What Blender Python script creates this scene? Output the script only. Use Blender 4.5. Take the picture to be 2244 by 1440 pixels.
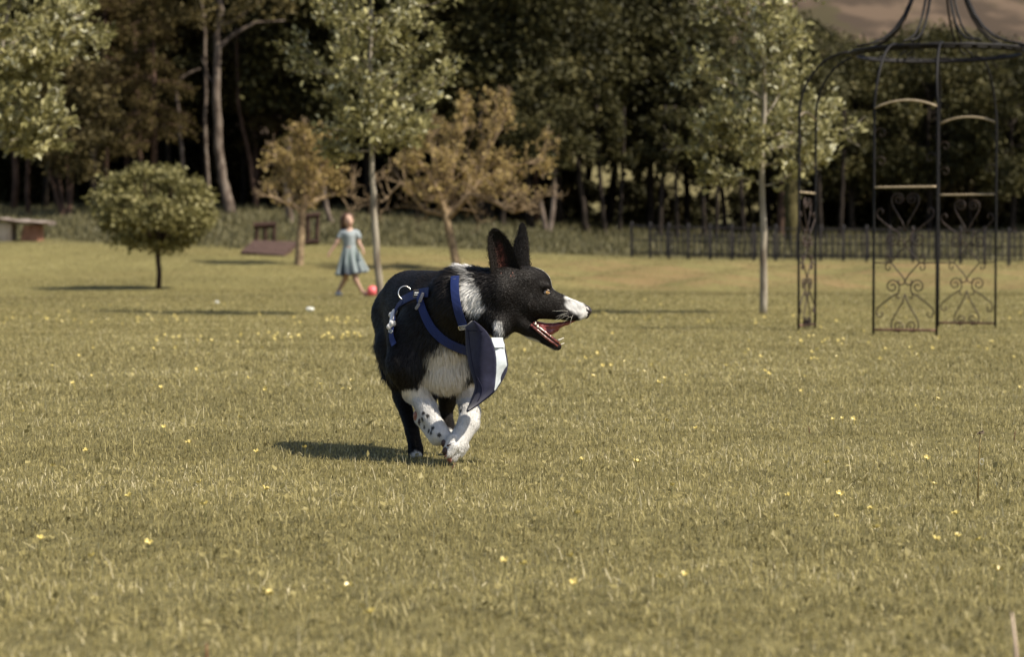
import bpy, math, random
import numpy as np
from mathutils import Vector
for o in list(bpy.data.objects): bpy.data.objects.remove(o)
scene = bpy.context.scene
COL = scene.collection
# ------------------------------------------------------------------ camera
FP = 2244*80/36.0                 # focal length in photo pixels
PITCH = math.atan(148/FP)
CAMH = 0.52
cd = bpy.data.cameras.new('camera'); cam = bpy.data.objects.new('camera', cd); COL.objects.link(cam)
cd.lens = 80; cd.sensor_width = 36; cd.clip_start = 0.1; cd.clip_end = 3000
cam.location = (0, 0, CAMH); cam.rotation_euler = (math.pi/2-PITCH, 0, 0)
cd.dof.use_dof = True; cd.dof.focus_distance = 5.85; cd.dof.aperture_fstop = 6.3
scene.camera = cam
# ------------------------------------------------------------------ light
SUNV = Vector((-0.72, 0.36, -1.0)).normalized()      # travel direction of the light
elev = math.asin(-SUNV.z)
world = bpy.data.worlds.new("World"); scene.world = world; world.use_nodes = True
wn = world.node_tree.nodes; wl = world.node_tree.links
sky = wn.new('ShaderNodeTexSky'); sky.sky_type = 'NISHITA'; sky.sun_disc = False
sky.sun_elevation = elev; sky.sun_rotation = math.atan2(-SUNV.x, -SUNV.y)
sky.air_density = 1.0; sky.dust_density = 2.0
wl.new(sky.outputs[0], wn['Background'].inputs[0]); wn['Background'].inputs[1].default_value = 0.078
sd = bpy.data.lights.new('sun', 'SUN'); sd.energy = 4.3; sd.angle = math.radians(0.5); sd.color = (1.0, 0.91, 0.76)
sun = bpy.data.objects.new('sun', sd); COL.objects.link(sun)
sun.rotation_euler = SUNV.to_track_quat('-Z', 'Y').to_euler(); sun.location = (10, -5, 20)
scene.view_settings.view_transform = 'Standard'; scene.view_settings.look = 'None'
scene.view_settings.exposure = 0.70; scene.view_settings.gamma = 1.0
scene.view_settings.use_curve_mapping = False
scene.render.engine = 'CYCLES'
scene.cycles.max_bounces = 6; scene.cycles.transparent_max_bounces = 6

R = np.random.RandomState(7)
# ------------------------------------------------------------------ helpers
cp, sp = math.cos(PITCH), math.sin(PITCH)
def ray(px, py):
    x = (px-1122)/FP; y = -(py-720)/FP
    return np.array([x, cp + y*sp, -sp + y*cp])
def pt(px, py, Y):
    r = ray(px, py); return np.array([0, 0, CAMH]) + r*(Y/r[1])
def gpt(px, py, z=0.0):
    r = ray(px, py); return np.array([0, 0, CAMH]) + r*((z-CAMH)/r[2])

def nt(m): return m.node_tree.nodes, m.node_tree.links
def mat(name, base=(.5,.5,.5), rough=.6, spec=.5, metal=0.0):
    m = bpy.data.materials.new(name); m.use_nodes = True
    b = m.node_tree.nodes['Principled BSDF']
    b.inputs['Base Color'].default_value = (*base, 1); b.inputs['Roughness'].default_value = rough
    b.inputs['Specular IOR Level'].default_value = spec; b.inputs['Metallic'].default_value = metal
    return m
def noisy(name, c1, c2, scale=8, rough=.8, spec=.2, bump=0.0, detail=5, c3=None, stretch=(1,1,1), metal=0.0, bdist=.01):
    m = mat(name, c1, rough, spec, metal); n, l = nt(m); b = n['Principled BSDF']
    tc = n.new('ShaderNodeTexCoord'); mp = n.new('ShaderNodeMapping'); mp.inputs['Scale'].default_value = stretch
    l.new(tc.outputs['Object'], mp.inputs[0])
    no = n.new('ShaderNodeTexNoise'); no.inputs['Scale'].default_value = scale; no.inputs['Detail'].default_value = detail
    l.new(mp.outputs[0], no.inputs['Vector'])
    cr = n.new('ShaderNodeValToRGB'); cr.color_ramp.elements[0].position = .35; cr.color_ramp.elements[1].position = .65
    cr.color_ramp.elements[0].color = (*c1, 1); cr.color_ramp.elements[1].color = (*c2, 1)
    if c3: e = cr.color_ramp.elements.new(.5); e.color = (*c3, 1)
    l.new(no.outputs[0], cr.inputs[0]); l.new(cr.outputs[0], b.inputs['Base Color'])
    if bump:
        bp = n.new('ShaderNodeBump'); bp.inputs['Strength'].default_value = bump; bp.inputs['Distance'].default_value = bdist
        l.new(no.outputs[0], bp.inputs['Height']); l.new(bp.outputs[0], b.inputs['Normal'])
    return m
def leafmat(name, stops, trans=.35, rough=.55, spec=.35, patch=None):
    """colour by the per-leaf attribute v; optional slow noise that shifts v in patches"""
    m = mat(name, stops[0][1], rough, spec); n, l = nt(m); b = n['Principled BSDF']; out = n['Material Output']
    at = n.new('ShaderNodeAttribute'); at.attribute_name = 'v'
    cr = n.new('ShaderNodeValToRGB'); els = cr.color_ramp.elements
    els[0].position = stops[0][0]; els[0].color = (*stops[0][1], 1)
    els[1].position = stops[-1][0]; els[1].color = (*stops[-1][1], 1)
    for p, c in stops[1:-1]: e = els.new(p); e.color = (*c, 1)
    src = at.outputs['Fac']
    if patch:
        ge = n.new('ShaderNodeNewGeometry'); no = n.new('ShaderNodeTexNoise'); no.inputs['Scale'].default_value = patch[0]; no.inputs['Detail'].default_value = 4
        mp = n.new('ShaderNodeMapping'); mp.inputs['Scale'].default_value = patch[2] if len(patch) > 2 else (1, 1, 1)
        l.new(ge.outputs['Position'], mp.inputs[0]); l.new(mp.outputs[0], no.inputs['Vector'])
        m1 = n.new('ShaderNodeMath'); m1.operation = 'SUBTRACT'; m1.inputs[1].default_value = .5; l.new(no.outputs[0], m1.inputs[0])
        m2 = n.new('ShaderNodeMath'); m2.operation = 'MULTIPLY_ADD'; m2.inputs[1].default_value = patch[1]; l.new(m1.outputs[0], m2.inputs[0]); l.new(src, m2.inputs[2])
        src = m2.outputs[0]
    l.new(src, cr.inputs[0]); l.new(cr.outputs[0], b.inputs['Base Color'])
    tr = n.new('ShaderNodeBsdfTranslucent'); l.new(cr.outputs[0], tr.inputs[0])
    mx = n.new('ShaderNodeMixShader'); mx.inputs[0].default_value = trans
    l.new(b.outputs[0], mx.inputs[1]); l.new(tr.outputs[0], mx.inputs[2]); l.new(mx.outputs[0], out.inputs[0])
    return m
def colmat(name, rough=.5, spec=.4, sheen=0.0, attr='Col'):
    m = mat(name, (.5,.5,.5), rough, spec); n, l = nt(m); b = n['Principled BSDF']
    at = n.new('ShaderNodeAttribute'); at.attribute_name = attr; l.new(at.outputs['Color'], b.inputs['Base Color'])
    if sheen: b.inputs['Sheen Weight'].default_value = sheen
    return m

def npmesh(name, V, F, v=None, col=None, smooth=False):
    V = np.asarray(V, np.float32); me = bpy.data.meshes.new(name)
    Fs = F if isinstance(F, list) else [F]
    Fs = [np.asarray(f, np.int32) for f in Fs if len(f)]
    me.vertices.add(len(V)); me.vertices.foreach_set('co', V.ravel())
    nl = sum(f.size for f in Fs); me.loops.add(nl)
    me.loops.foreach_set('vertex_index', np.concatenate([f.ravel() for f in Fs]))
    tot = np.concatenate([np.full(len(f), f.shape[1], np.int32) for f in Fs])
    st = np.concatenate([[0], np.cumsum(tot)[:-1]]).astype(np.int32)
    me.polygons.add(len(tot)); me.polygons.foreach_set('loop_start', st); me.polygons.foreach_set('loop_total', tot)
    me.polygons.foreach_set('use_smooth', np.full(len(tot), bool(smooth)))
    me.update(calc_edges=True)
    if v is not None:
        a = me.attributes.new('v', 'FLOAT', 'POINT'); a.data.foreach_set('value', np.asarray(v, np.float32))
    if col is not None:
        a = me.attributes.new('Col', 'FLOAT_COLOR', 'POINT')
        c = np.ones((len(V), 4), np.float32); c[:, :3] = col; a.data.foreach_set('color', c.ravel())
    return me
class MB:
    """collects pieces into one mesh"""
    def __init__(s): s.V=[]; s.Q=[]; s.T=[]; s.v=[]; s.c=[]; s.n=0
    def add(s, V, Q=None, T=None, v=None, c=None):
        V = np.asarray(V, float).reshape(-1, 3)
        if Q is not None and len(Q): s.Q.append(np.asarray(Q)+s.n)
        if T is not None and len(T): s.T.append(np.asarray(T)+s.n)
        s.V.append(V); s.n += len(V)
        s.v.append(np.broadcast_to(np.asarray(0.5 if v is None else v, float), (len(V),)))
        s.c.append(np.broadcast_to(np.asarray((.5,.5,.5) if c is None else c, float), (len(V), 3)))
        return s
    def tube(s, P, r, n=6, cap=True, v=None, c=None):
        P = np.asarray(P, float); k = len(P); r = np.broadcast_to(np.asarray(r, float), (k,))
        T = np.gradient(P, axis=0); T /= np.linalg.norm(T, axis=1)[:, None]+1e-9
        u = np.array([1., 0, 0]) if abs(T[0][0]) < .8 else np.array([0, 1., 0])
        U = np.zeros_like(P)
        for i in range(k):
            u = u - T[i]*u.dot(T[i]); u /= np.linalg.norm(u)+1e-9; U[i] = u
        W = np.cross(T, U); a = np.arange(n)*2*math.pi/n
        ring = P[:, None] + r[:, None, None]*(np.cos(a)[None, :, None]*U[:, None] + np.sin(a)[None, :, None]*W[:, None])
        V = ring.reshape(-1, 3); i = np.arange(k-1)[:, None]*n; j = np.arange(n)[None]; j2 = (j+1) % n
        Q = np.stack([i+j, i+j2, i+n+j2, i+n+j], -1).reshape(-1, 4)
        Tt = None
        if cap:
            V = np.vstack([V, P[0], P[-1]]); c0 = k*n; j = np.arange(n); j2 = (j+1) % n
            Tt = np.vstack([np.stack([j2, j, np.full(n, c0)], -1), np.stack([(k-1)*n+j, (k-1)*n+j2, np.full(n, c0+1)], -1)])
        return s.add(V, Q, Tt, v, c)
    def box(s, c0, size, rz=0, ry=0, rx=0, v=None, c=None):
        h = np.asarray(size, float)/2
        V = np.array([[x, y, z] for x in (-1, 1) for y in (-1, 1) for z in (-1, 1)])*h
        for ang, ax in ((rx, 0), (ry, 1), (rz, 2)):
            if ang:
                ca, sa = math.cos(ang), math.sin(ang); a, b = [(1, 2), (2, 0), (0, 1)][ax]
                va, vb = V[:, a].copy(), V[:, b].copy(); V[:, a] = ca*va-sa*vb; V[:, b] = sa*va+ca*vb
        Q = [[0,1,3,2],[4,6,7,5],[0,4,5,1],[2,3,7,6],[0,2,6,4],[1,5,7,3]]
        return s.add(V+np.asarray(c0), Q, None, v, c)
    def ball(s, c0, rad, n=10, v=None, c=None, M=None):
        rad = np.broadcast_to(np.asarray(rad, float), (3,)); th = np.linspace(0, math.pi, n+1)[1:-1]; ph = np.arange(2*n)*math.pi/n
        V = np.stack([np.sin(th)[:, None]*np.cos(ph), np.sin(th)[:, None]*np.sin(ph), np.cos(th)[:, None]+0*ph], -1).reshape(-1, 3)
        V = np.vstack([V, [0, 0, 1], [0, 0, -1]])*rad
        if M is not None: V = V@np.asarray(M)
        m = 2*n; i = np.arange(n-2)[:, None]*m; j = np.arange(m)[None]; j2 = (j+1) % m
        Q = np.stack([i+j, i+m+j, i+m+j2, i+j2], -1).reshape(-1, 4); j = np.arange(m); j2 = (j+1) % m
        T = np.vstack([np.stack([np.full(m, (n-1)*m), j, j2], -1), np.stack([np.full(m, (n-1)*m+1), (n-2)*m+j2, (n-2)*m+j], -1)])
        return s.add(V+np.asarray(c0), Q, T, v, c)
    def mesh(s, name, smooth=False, off=None, attrs=''):
        V = np.vstack(s.V)
        if off is not None: V = V-np.asarray(off)
        return npmesh(name, V, [np.vstack(x) for x in (s.Q, s.T) if x], v=np.concatenate(s.v) if 'v' in attrs else None,
                      col=np.vstack(s.c) if 'c' in attrs else None, smooth=smooth)
def link(name, me, m=None, parent=None, **kw):
    o = bpy.data.objects.new(name, me); COL.objects.link(o)
    if m is not None and me is not None: me.materials.append(m)
    if parent is not None: o.parent = parent
    for k, x in kw.items(): o[k] = x
    return o
def thing(name, label, cat, loc=(0,0,0), rz=0, group=None):
    o = bpy.data.objects.new(name, None); COL.objects.link(o); o.empty_display_size = .1
    o.location = tuple(loc); o.rotation_euler = (0, 0, rz); o['label'] = label; o['category'] = cat
    if group: o['group'] = group
    return o
def copy_tree(o, parent=None):
    c = o.copy(); COL.objects.link(c); c.parent = parent
    for ch in list(o.children): copy_tree(ch, c)
    return c
def smooth(a, b, x): t = np.clip((x-a)/(b-a), 0, 1); return t*t*(3-2*t)
def wob(P, f, seed=0.0):
    """cheap smooth noise, about -1..1"""
    x, y, z = P[..., 0]*f+seed, P[..., 1]*f+seed*1.7, P[..., 2]*f-seed
    return (np.sin(x*1.7+y*2.3+1.3)+np.sin(y*1.9-z*2.7+.7)+np.sin(z*2.1+x*2.9+2.1)+np.sin((x+y+z)*1.3+.5)*.8+np.sin(x*5.3-y*4.1+z*3.7)*.5)/3.2
# ------------------------------------------------------------------ terrain
def hgt(X, Y):
    X = np.asarray(X, float); Y = np.asarray(Y, float)
    L = np.interp(Y, [0, 41, 47, 55, 65, 82, 100, 150, 260, 500, 900, 1500], [0, 0, .16, .62, 1.15, 2.15, 3.0, 6, 14, 50, 150, 260])
    Rr = np.interp(Y, [0, 38, 45, 47.5, 53, 57, 66, 80, 95, 120, 150, 260, 500, 900, 1500], [0, 0, -.10, -.06, .3, .46, .58, 1.05, 1.75, 3.2, 5.6, 15, 60, 165, 280])
    w = smooth(-6, 5, X*52/np.maximum(Y, 10))
    z = L*(1-w)+Rr*w
    bk = smooth(44, 49, Y)*smooth(60, 56, Y)*smooth(-6, 2, X); z = z+bk*.05*(np.sin(X*1.1+Y*.3)+np.sin(X*2.3-Y*1.1+2)+.6*np.sin(X*4.1+Y*2))
    far = smooth(8, 40, Y)
    z = z + far*.04*(np.sin(X*.35+Y*.21)+np.sin(X*.13-Y*.4+1))*.5 + .006*np.sin(X*1.3+.4)*np.sin(Y*.9)*(1-far)
    z = z + smooth(250, 700, Y)*(14*np.sin(X*.011+1)+7*np.sin(X*.031+Y*.013))
    return z
def on_ground(px, Y): X = (px-1122)/FP*Y*1.0; return np.array([X, Y, float(hgt(X, Y))])
def unit(v): v = np.asarray(v, float); return v/(np.linalg.norm(v, axis=-1, keepdims=True)+1e-9)
def place(t, loc, rz=0.0, s=1.0, label=None):
    t.location = tuple(loc); t.rotation_euler = (0, 0, rz); t.scale = (s, s, s) if not isinstance(s, tuple) else s
    if label: t['label'] = label
def leaves(C, size, rs, up=.35, aspect=.55, fold=.25, out=None, droop=0.0):
    """one small diamond shaped leaf per point of C"""
    n = len(C); size = np.broadcast_to(size, (n,))
    d = rs.normal(0, 1, (n, 3)); d[:, 2] -= droop
    if out is not None: d += out
    d = unit(d); nn = unit(rs.normal(0, 1, (n, 3))+np.array([0, 0, up*3]))
    s = unit(np.cross(d, nn)); nn = np.cross(s, d); L = size[:, None]; W = L*aspect*.5
    V = np.stack([C, C+d*L*.45+s*W+nn*W*fold, C+d*L, C+d*L*.45-s*W+nn*W*fold], 1).reshape(-1, 3)
    b = np.arange(n)[:, None]*4
    return V, np.concatenate([b+np.array([[0, 1, 2]]), b+np.array([[0, 2, 3]])], 0)
# ------------------------------------------------------------------ ground
def ground():
    ys = np.concatenate([np.linspace(-6, 14, 60), np.linspace(14.5, 60, 110), np.linspace(60.5, 130, 70), np.geomspace(132, 1500, 60)])
    us = np.concatenate([-np.geomspace(.6, .12, 14)[:-1]*1.0, np.linspace(-.12, .12, 9)[0:0], np.linspace(-1, 1, 1)[0:0]])
    xs = np.linspace(-1, 1, 131); xs = np.sign(xs)*np.abs(xs)**1.3
    Y, U = np.meshgrid(ys, xs, indexing='ij'); W = 8+np.abs(Y)*.55
    X = U*W; Z = hgt(X, Y); V = np.stack([X, Y, Z], -1).reshape(-1, 3)
    nx = len(xs); i = np.arange(len(ys)-1)[:, None]*nx; j = np.arange(nx-1)[None]
    Q = np.stack([i+j, i+j+1, i+nx+j+1, i+nx+j], -1).reshape(-1, 4)
    m = mat('lawn_ground', (.1,.1,.05), .9, .1); n, l = nt(m); b = n['Principled BSDF']
    ge = n.new('ShaderNodeNewGeometry'); sx = n.new('ShaderNodeSeparateXYZ'); l.new(ge.outputs['Position'], sx.inputs[0])
    def noise(scale, st=(1,1,1), det=4):
        mp = n.new('ShaderNodeMapping'); mp.inputs['Scale'].default_value = st; l.new(ge.outputs['Position'], mp.inputs[0])
        t = n.new('ShaderNodeTexNoise'); t.inputs['Scale'].default_value = scale; t.inputs['Detail'].default_value = det; l.new(mp.outputs[0], t.inputs['Vector']); return t.outputs[0]
    def ramp(src, p0, p1, c0=(0,0,0), c1=(1,1,1)):
        r = n.new('ShaderNodeValToRGB'); r.color_ramp.elements[0].position = p0; r.color_ramp.elements[1].position = p1
        r.color_ramp.elements[0].color = (*c0, 1); r.color_ramp.elements[1].color = (*c1, 1); l.new(src, r.inputs[0]); return r.outputs[0]
    def mix(f, a, c, mode='MIX'):
        x = n.new('ShaderNodeMix'); x.data_type = 'RGBA'; x.blend_type = mode
        for s, i in ((f, 0), (a, 6), (c, 7)):
            if isinstance(s, (tuple, float)): x.inputs[i].default_value = (*s, 1) if isinstance(s, tuple) else s
            else: l.new(s, x.inputs[i])
        return x.outputs[2]
    def rng(src, a, c, lo=0., hi=1.):
        x = n.new('ShaderNodeMapRange'); l.new(src, x.inputs[0]); x.inputs[1].default_value = a; x.inputs[2].default_value = c; x.inputs[3].default_value = lo; x.inputs[4].default_value = hi; return x.outputs[0]
    def mul(a, c, op='MULTIPLY'):
        x = n.new('ShaderNodeMath'); x.operation = op
        for s, i in ((a, 0), (c, 1)):
            if isinstance(s, float): x.inputs[i].default_value = s
            else: l.new(s, x.inputs[i])
        return x.outputs[0]
    near = mix(ramp(noise(9), .35, .65), (.10,.088,.038), (.16,.14,.060))
    lawn = mix(ramp(noise(.5, (1, .25, 1)), .36, .64), G1, G2)
    lawn = mix(mul(ramp(noise(5, (1, .3, 1), 6), .45, .7), .55), lawn, G3)
    lawn = mix(mul(ramp(noise(.35, (.5, 1.6, 1), 3), .52, .68), .5), lawn, GB)
    far = mix(rng(sx.outputs[1], 9, 22), near, lawn)
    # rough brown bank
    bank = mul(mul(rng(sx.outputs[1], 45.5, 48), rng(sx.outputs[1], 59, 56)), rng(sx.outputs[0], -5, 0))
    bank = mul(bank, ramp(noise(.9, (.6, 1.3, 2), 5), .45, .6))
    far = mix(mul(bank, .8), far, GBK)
    # meadow behind the lawn and pasture beyond the wood
    md = rng(sx.outputs[1], 60, 66); far = mix(md, far, mix(ramp(noise(.6), .4, .62), (.08,.075,.036), (.135,.122,.058)))
    pas = rng(sx.outputs[1], 108, 125); far = mix(pas, far, mix(ramp(noise(.05), .4, .6), (.125,.107,.046), (.17,.145,.066)))
    hill = mix(ramp(noise(.11, (1,.3,1), 9), .44, .56), (.062,.045,.031), (.120,.085,.058))
    hill = mix(mul(ramp(noise(.07, (1,.25,1), 8), .53, .60), .9), hill, (.062,.052,.026))
    far = mix(rng(sx.outputs[1], 190, 230), far, hill)
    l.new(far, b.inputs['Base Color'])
    bp = n.new('ShaderNodeBump'); bp.inputs['Strength'].default_value = .6; bp.inputs['Distance'].default_value = .05
    l.new(noise(18, (1, .5, 1), 6), bp.inputs['Height']); l.new(bp.outputs[0], b.inputs['Normal'])
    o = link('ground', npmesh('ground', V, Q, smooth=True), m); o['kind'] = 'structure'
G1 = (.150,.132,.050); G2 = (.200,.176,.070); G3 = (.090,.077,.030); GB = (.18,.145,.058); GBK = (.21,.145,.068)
ground()
# ------------------------------------------------------------------ grass
def blades(P, hgts, wid, rs, lean=.5, flop=None):
    n = len(P); az = rs.uniform(0, 2*math.pi, n); fa = rs.uniform(0, 2*math.pi, n)
    ln = np.abs(rs.normal(0, lean, n)); D = np.stack([np.cos(az), np.sin(az), 0*az], -1)
    S = np.stack([np.cos(fa), np.sin(fa), 0*fa], -1)*(wid[:, None]*.5)
    up = np.array([0, 0, 1.]); c, s = np.cos(ln)[:, None], np.sin(ln)[:, None]
    mid = P + (up*c*.55 + D*s*.40)*hgts[:, None]
    c2, s2 = np.cos(ln*1.9)[:, None], np.sin(ln*1.9)[:, None]
    tip = mid + (up*c2*.5 + D*s2*.55)*hgts[:, None]
    V = np.stack([P-S, P+S, mid+S*.85, mid-S*.85, tip], 1).reshape(-1, 3)
    b = np.arange(n)[:, None]*5
    return V, b+np.array([[0, 1, 2, 3]]), b+np.array([[3, 2, 4]])
def limit(s_): return np.interp(s_, [-200, 0, 250, 500, 700, 1000, 1300, 1420, 2300], [65, 65.5, 63, 59, 62, 63, 62, 66, 66])+.5*np.sin(s_*.021)+.3*np.sin(s_*.053+1)
def lawn():
    rs = np.random.RandomState(3); N = NGRASS
    # choose distances with density falling with D^2 beyond 5 m
    ys = np.linspace(2.55, 66, 5000); dens = np.minimum(1, (5.2/ys)**2.0)*(ys*.45+.6)
    cdf = np.cumsum(dens); cdf /= cdf[-1]
    Y = np.interp(rs.uniform(0, 1, N), cdf, ys); X = rs.uniform(-.5, .5, N)*(Y*.58+1.0)
    k_ = Y < limit(X/Y*FP+1122)+rs.uniform(-.3, .8, N); X, Y = X[k_], Y[k_]; N = len(X)
    P = np.stack([X, Y, hgt(X, Y)-.002], -1)
    cl = .5+.5*wob(np.stack([X, Y, 0*X], -1), 2.2, 3)*.7+.5*wob(np.stack([X, Y, 0*X], -1), 9, 1)*.5
    grow = np.maximum(1, Y/6.5)
    h = (.017+.016*rs.rand(N)+.012*cl*rs.rand(N))*np.where(rs.rand(N) < .03, 1.6, 1)*np.minimum(grow, 1.5)**.5
    w = (.0015+.0014*rs.rand(N))*grow**.95
    V, Q, T = blades(P, h*.58, w, rs, 1.05)
    v = np.clip(.47+.21*rs.normal(0, 1, N)+.16*(cl-.5)-.20*smooth(9, 34, Y)+.09*np.sin(Y*1.15-X*.55)*smooth(20, 40, Y), 0, .9); v = np.where(rs.rand(N) < .05, rs.uniform(.86, 1, N), v)
    # broad little leaves of clover and daisies, and dry straws
    nb = 9000; yb = 2.6+11*rs.rand(nb)**1.3; xb = rs.uniform(-.5, .5, nb)*(yb*.5+.9); kb = wob(np.stack([xb, yb, 0*xb], -1), 4.5, 6)+.5*rs.rand(nb) > .12; xb, yb = xb[kb], yb[kb]; nb = len(xb)
    VB, TB = leaves(np.stack([xb, yb, hgt(xb, yb)+.004+.010*rs.rand(nb)], -1), (.006+.009*rs.rand(nb))*(1+yb/14), rs, up=1.2, aspect=.8)
    ns = 1500; y_s = 2.6+12*rs.rand(ns); x_s = rs.uniform(-.5, .5, ns)*(y_s*.5+.9)
    VS, QS, TS = blades(np.stack([x_s, y_s, hgt(x_s, y_s)+.006], -1), .03+.03*rs.rand(ns), (.0014+.0012*rs.rand(ns))*np.maximum(1, y_s/7), rs, 1.35)
    n0 = len(V); n1 = n0+len(VB); V = np.vstack([V, VB, VS]); Q = np.vstack([Q, QS+n1]); T = np.vstack([T, TB+n0, TS+n1])
    vx = np.concatenate([np.repeat(v, 5), np.repeat(np.clip(rs.normal(.40, .1, nb), 0, 1), 4), np.repeat(rs.uniform(.85, 1.0, ns), 5)])
    m = leafmat('grass_blades', [(0, (.10,.083,.034)), (.3, (.265,.226,.094)), (.55, (.41,.352,.150)), (.8, (.56,.483,.225)), (1., (.76,.67,.43))], trans=.42, rough=.5, spec=.3, patch=(1.3, .85, (.42, 1, 1)))
    o = link('grass', npmesh('grass', V, [Q, T], v=vx), m)
    o['kind'] = 'stuff'; o['label'] = 'short mown olive green grass covering the lawn'; o['category'] = 'grass'
NGRASS = 680000
lawn()
def rough_grass():
    rs = np.random.RandomState(5); N = 130000
    Y = rs.uniform(58, 96, N); X = rs.uniform(-.33, .33, N)*Y
    s = X/Y*FP+1122
    lim = limit(s)
    k = (Y > lim); X, Y = X[k], Y[k]; N = len(X)
    tuft = wob(np.stack([X, Y, 0*X], -1), .8, 2)
    P = np.stack([X, Y, hgt(X, Y)-.02], -1)
    h = (.16+.22*rs.rand(N)+.16*tuft)*1.0; h = np.maximum(h, .06)*smooth(-1.5, 4, Y-limit(X/Y*FP+1122))
    V, Q, T = blades(P, np.maximum(h, .05), .035+.03*rs.rand(N), rs, .45)
    m = leafmat('long_grass', [(0, (.075,.070,.034)), (.5, (.145,.132,.064)), (1, (.24,.21,.10))], trans=.3, patch=(.35, .6))
    v = np.clip(rs.normal(.5, .2, N), 0, 1)
    o = link('long_grass', npmesh('long_grass', V, [Q, T], v=np.repeat(v, 5)), m)
    o['kind'] = 'stuff'; o['label'] = 'long unmown grey green grass between lawn and wood'; o['category'] = 'grass'
rough_grass()
# ------------------------------------------------------------------ trees
def grow(mb, rs, p, d, L, r, lev, nch, tips, wander=.25, up=.1, spread=.8, seg=5, shrink=.62, first=.3, sides=6, taper=.35, minr=.004):
    """a limb with side limbs; collects twig points in tips"""
    P = [np.array(p, float)]; d = unit(d); D = [d]
    for i in range(seg):
        d = unit(d + rs.normal(0, wander, 3)*.5 + np.array([0, 0, up])); P.append(P[-1]+d*L/seg); D.append(d)
    P = np.array(P); rr = np.linspace(r, max(r*taper, minr), seg+1)
    mb.tube(P, rr, sides if lev > 0 else 4, cap=False)
    if lev <= 1: tips.extend([(P[i], D[i]) for i in range(1, seg+1)])
    if lev == 0: return
    for k in range(nch[0]):
        t = first + (1-first)*(k+rs.rand()*.8)/nch[0]; f = t*seg; i = min(int(f), seg-1); q = P[i]+(P[i+1]-P[i])*(f-i)
        a = rs.uniform(0, 2*math.pi) if k else 0; a = k*2.4+rs.uniform(-.5, .5)
        u = np.cross(D[i], [.3, .2, 1.]) ; u = unit(u); w = np.cross(D[i], u)
        dd = unit(D[i]*math.cos(spread)+ (u*math.cos(a)+w*math.sin(a))*math.sin(spread))
        grow(mb, rs, q, dd, L*shrink*(1-.45*t)*rs.uniform(.8, 1.2), max(rr[i]*.55, minr), lev-1, nch[1:] or [0], tips, wander, up, spread, max(3, seg-1), shrink, .2, sides, taper, minr)
def crownmesh(name, C, size, rs, v, **k):
    V, T = leaves(C, size, rs, **k); return npmesh(name, V, T, v=np.repeat(v, 4))
def clumps(rs, n, cen, rad, r, per, flat=0.0, shell=.75):
    """leaf points in n clumps that sit towards the outside of an ellipsoid"""
    d = unit(rs.normal(0, 1, (n, 3))); q = d*(rs.uniform(.35, 1, n)**.45)[:, None]
    if flat: q[:, 2] = np.maximum(q[:, 2], -flat)
    cc = np.asarray(cen)+q*np.asarray(rad); rr = r*rs.uniform(.6, 1.35, n)
    e = unit(rs.normal(0, 1, (n, per, 3)))*(rs.uniform(0, 1, (n, per, 1))**(1/2.2))
    e[..., 2] *= .7
    return (cc[:, None]+e*rr[:, None, None]).reshape(-1, 3), cc
M_wood = leafmat('wood_leaf', [(0, (.018,.018,.007)), (.4, (.048,.046,.017)), (.75, (.100,.091,.034)), (1, (.175,.150,.060))], trans=.25, rough=.6, spec=.2, patch=(.12, .7))
M_mix = leafmat('mixed_leaf', [(0, (.036,.029,.012)), (.4, (.090,.073,.029)), (.75, (.165,.130,.050)), (1, (.25,.195,.08))], trans=.25, rough=.6, spec=.2, patch=(.12, .7))
M_larch = leafmat('larch_leaf', [(0, (.040,.031,.012)), (.5, (.088,.067,.026)), (1, (.15,.115,.046))], trans=.3, rough=.7, spec=.1)
M_young = leafmat('pale_leaf', [(0, (.07,.067,.026)), (.42, (.24,.225,.092)), (.75, (.50,.46,.22)), (1, (.78,.77,.58))], trans=.35, rough=.45, spec=.4)
M_round = leafmat('round_leaf', [(0, (.08,.076,.028)), (.5, (.21,.193,.074)), (1, (.40,.36,.16))], trans=.3, rough=.5, spec=.3)
M_ochre = leafmat('ochre_leaf', [(0, (.19,.14,.052)), (.5, (.39,.295,.115)), (1, (.60,.47,.21))], trans=.35, rough=.6, spec=.2)
B_dark = noisy('dark_bark', (.016,.013,.011), (.045,.035,.028), 6, .9, .1, .5, stretch=(1,1,.3))
B_pale = noisy('pale_bark', (.065,.050,.040), (.19,.155,.125), 5, .85, .15, .6, c3=(.13,.10,.08), stretch=(1,1,.5))
B_grey = noisy('young_bark', (.13,.105,.08), (.38,.34,.28), 7, .8, .2, .5, c3=(.29,.255,.20), stretch=(1,1,.35))
B_tan = noisy('tan_bark', (.14,.10,.065), (.32,.24,.15), 9, .85, .1, .4)
B_red = noisy('reddish_bark', (.045,.028,.020), (.12,.075,.055), 6, .85, .1, .5, stretch=(1,1,.3))

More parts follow.
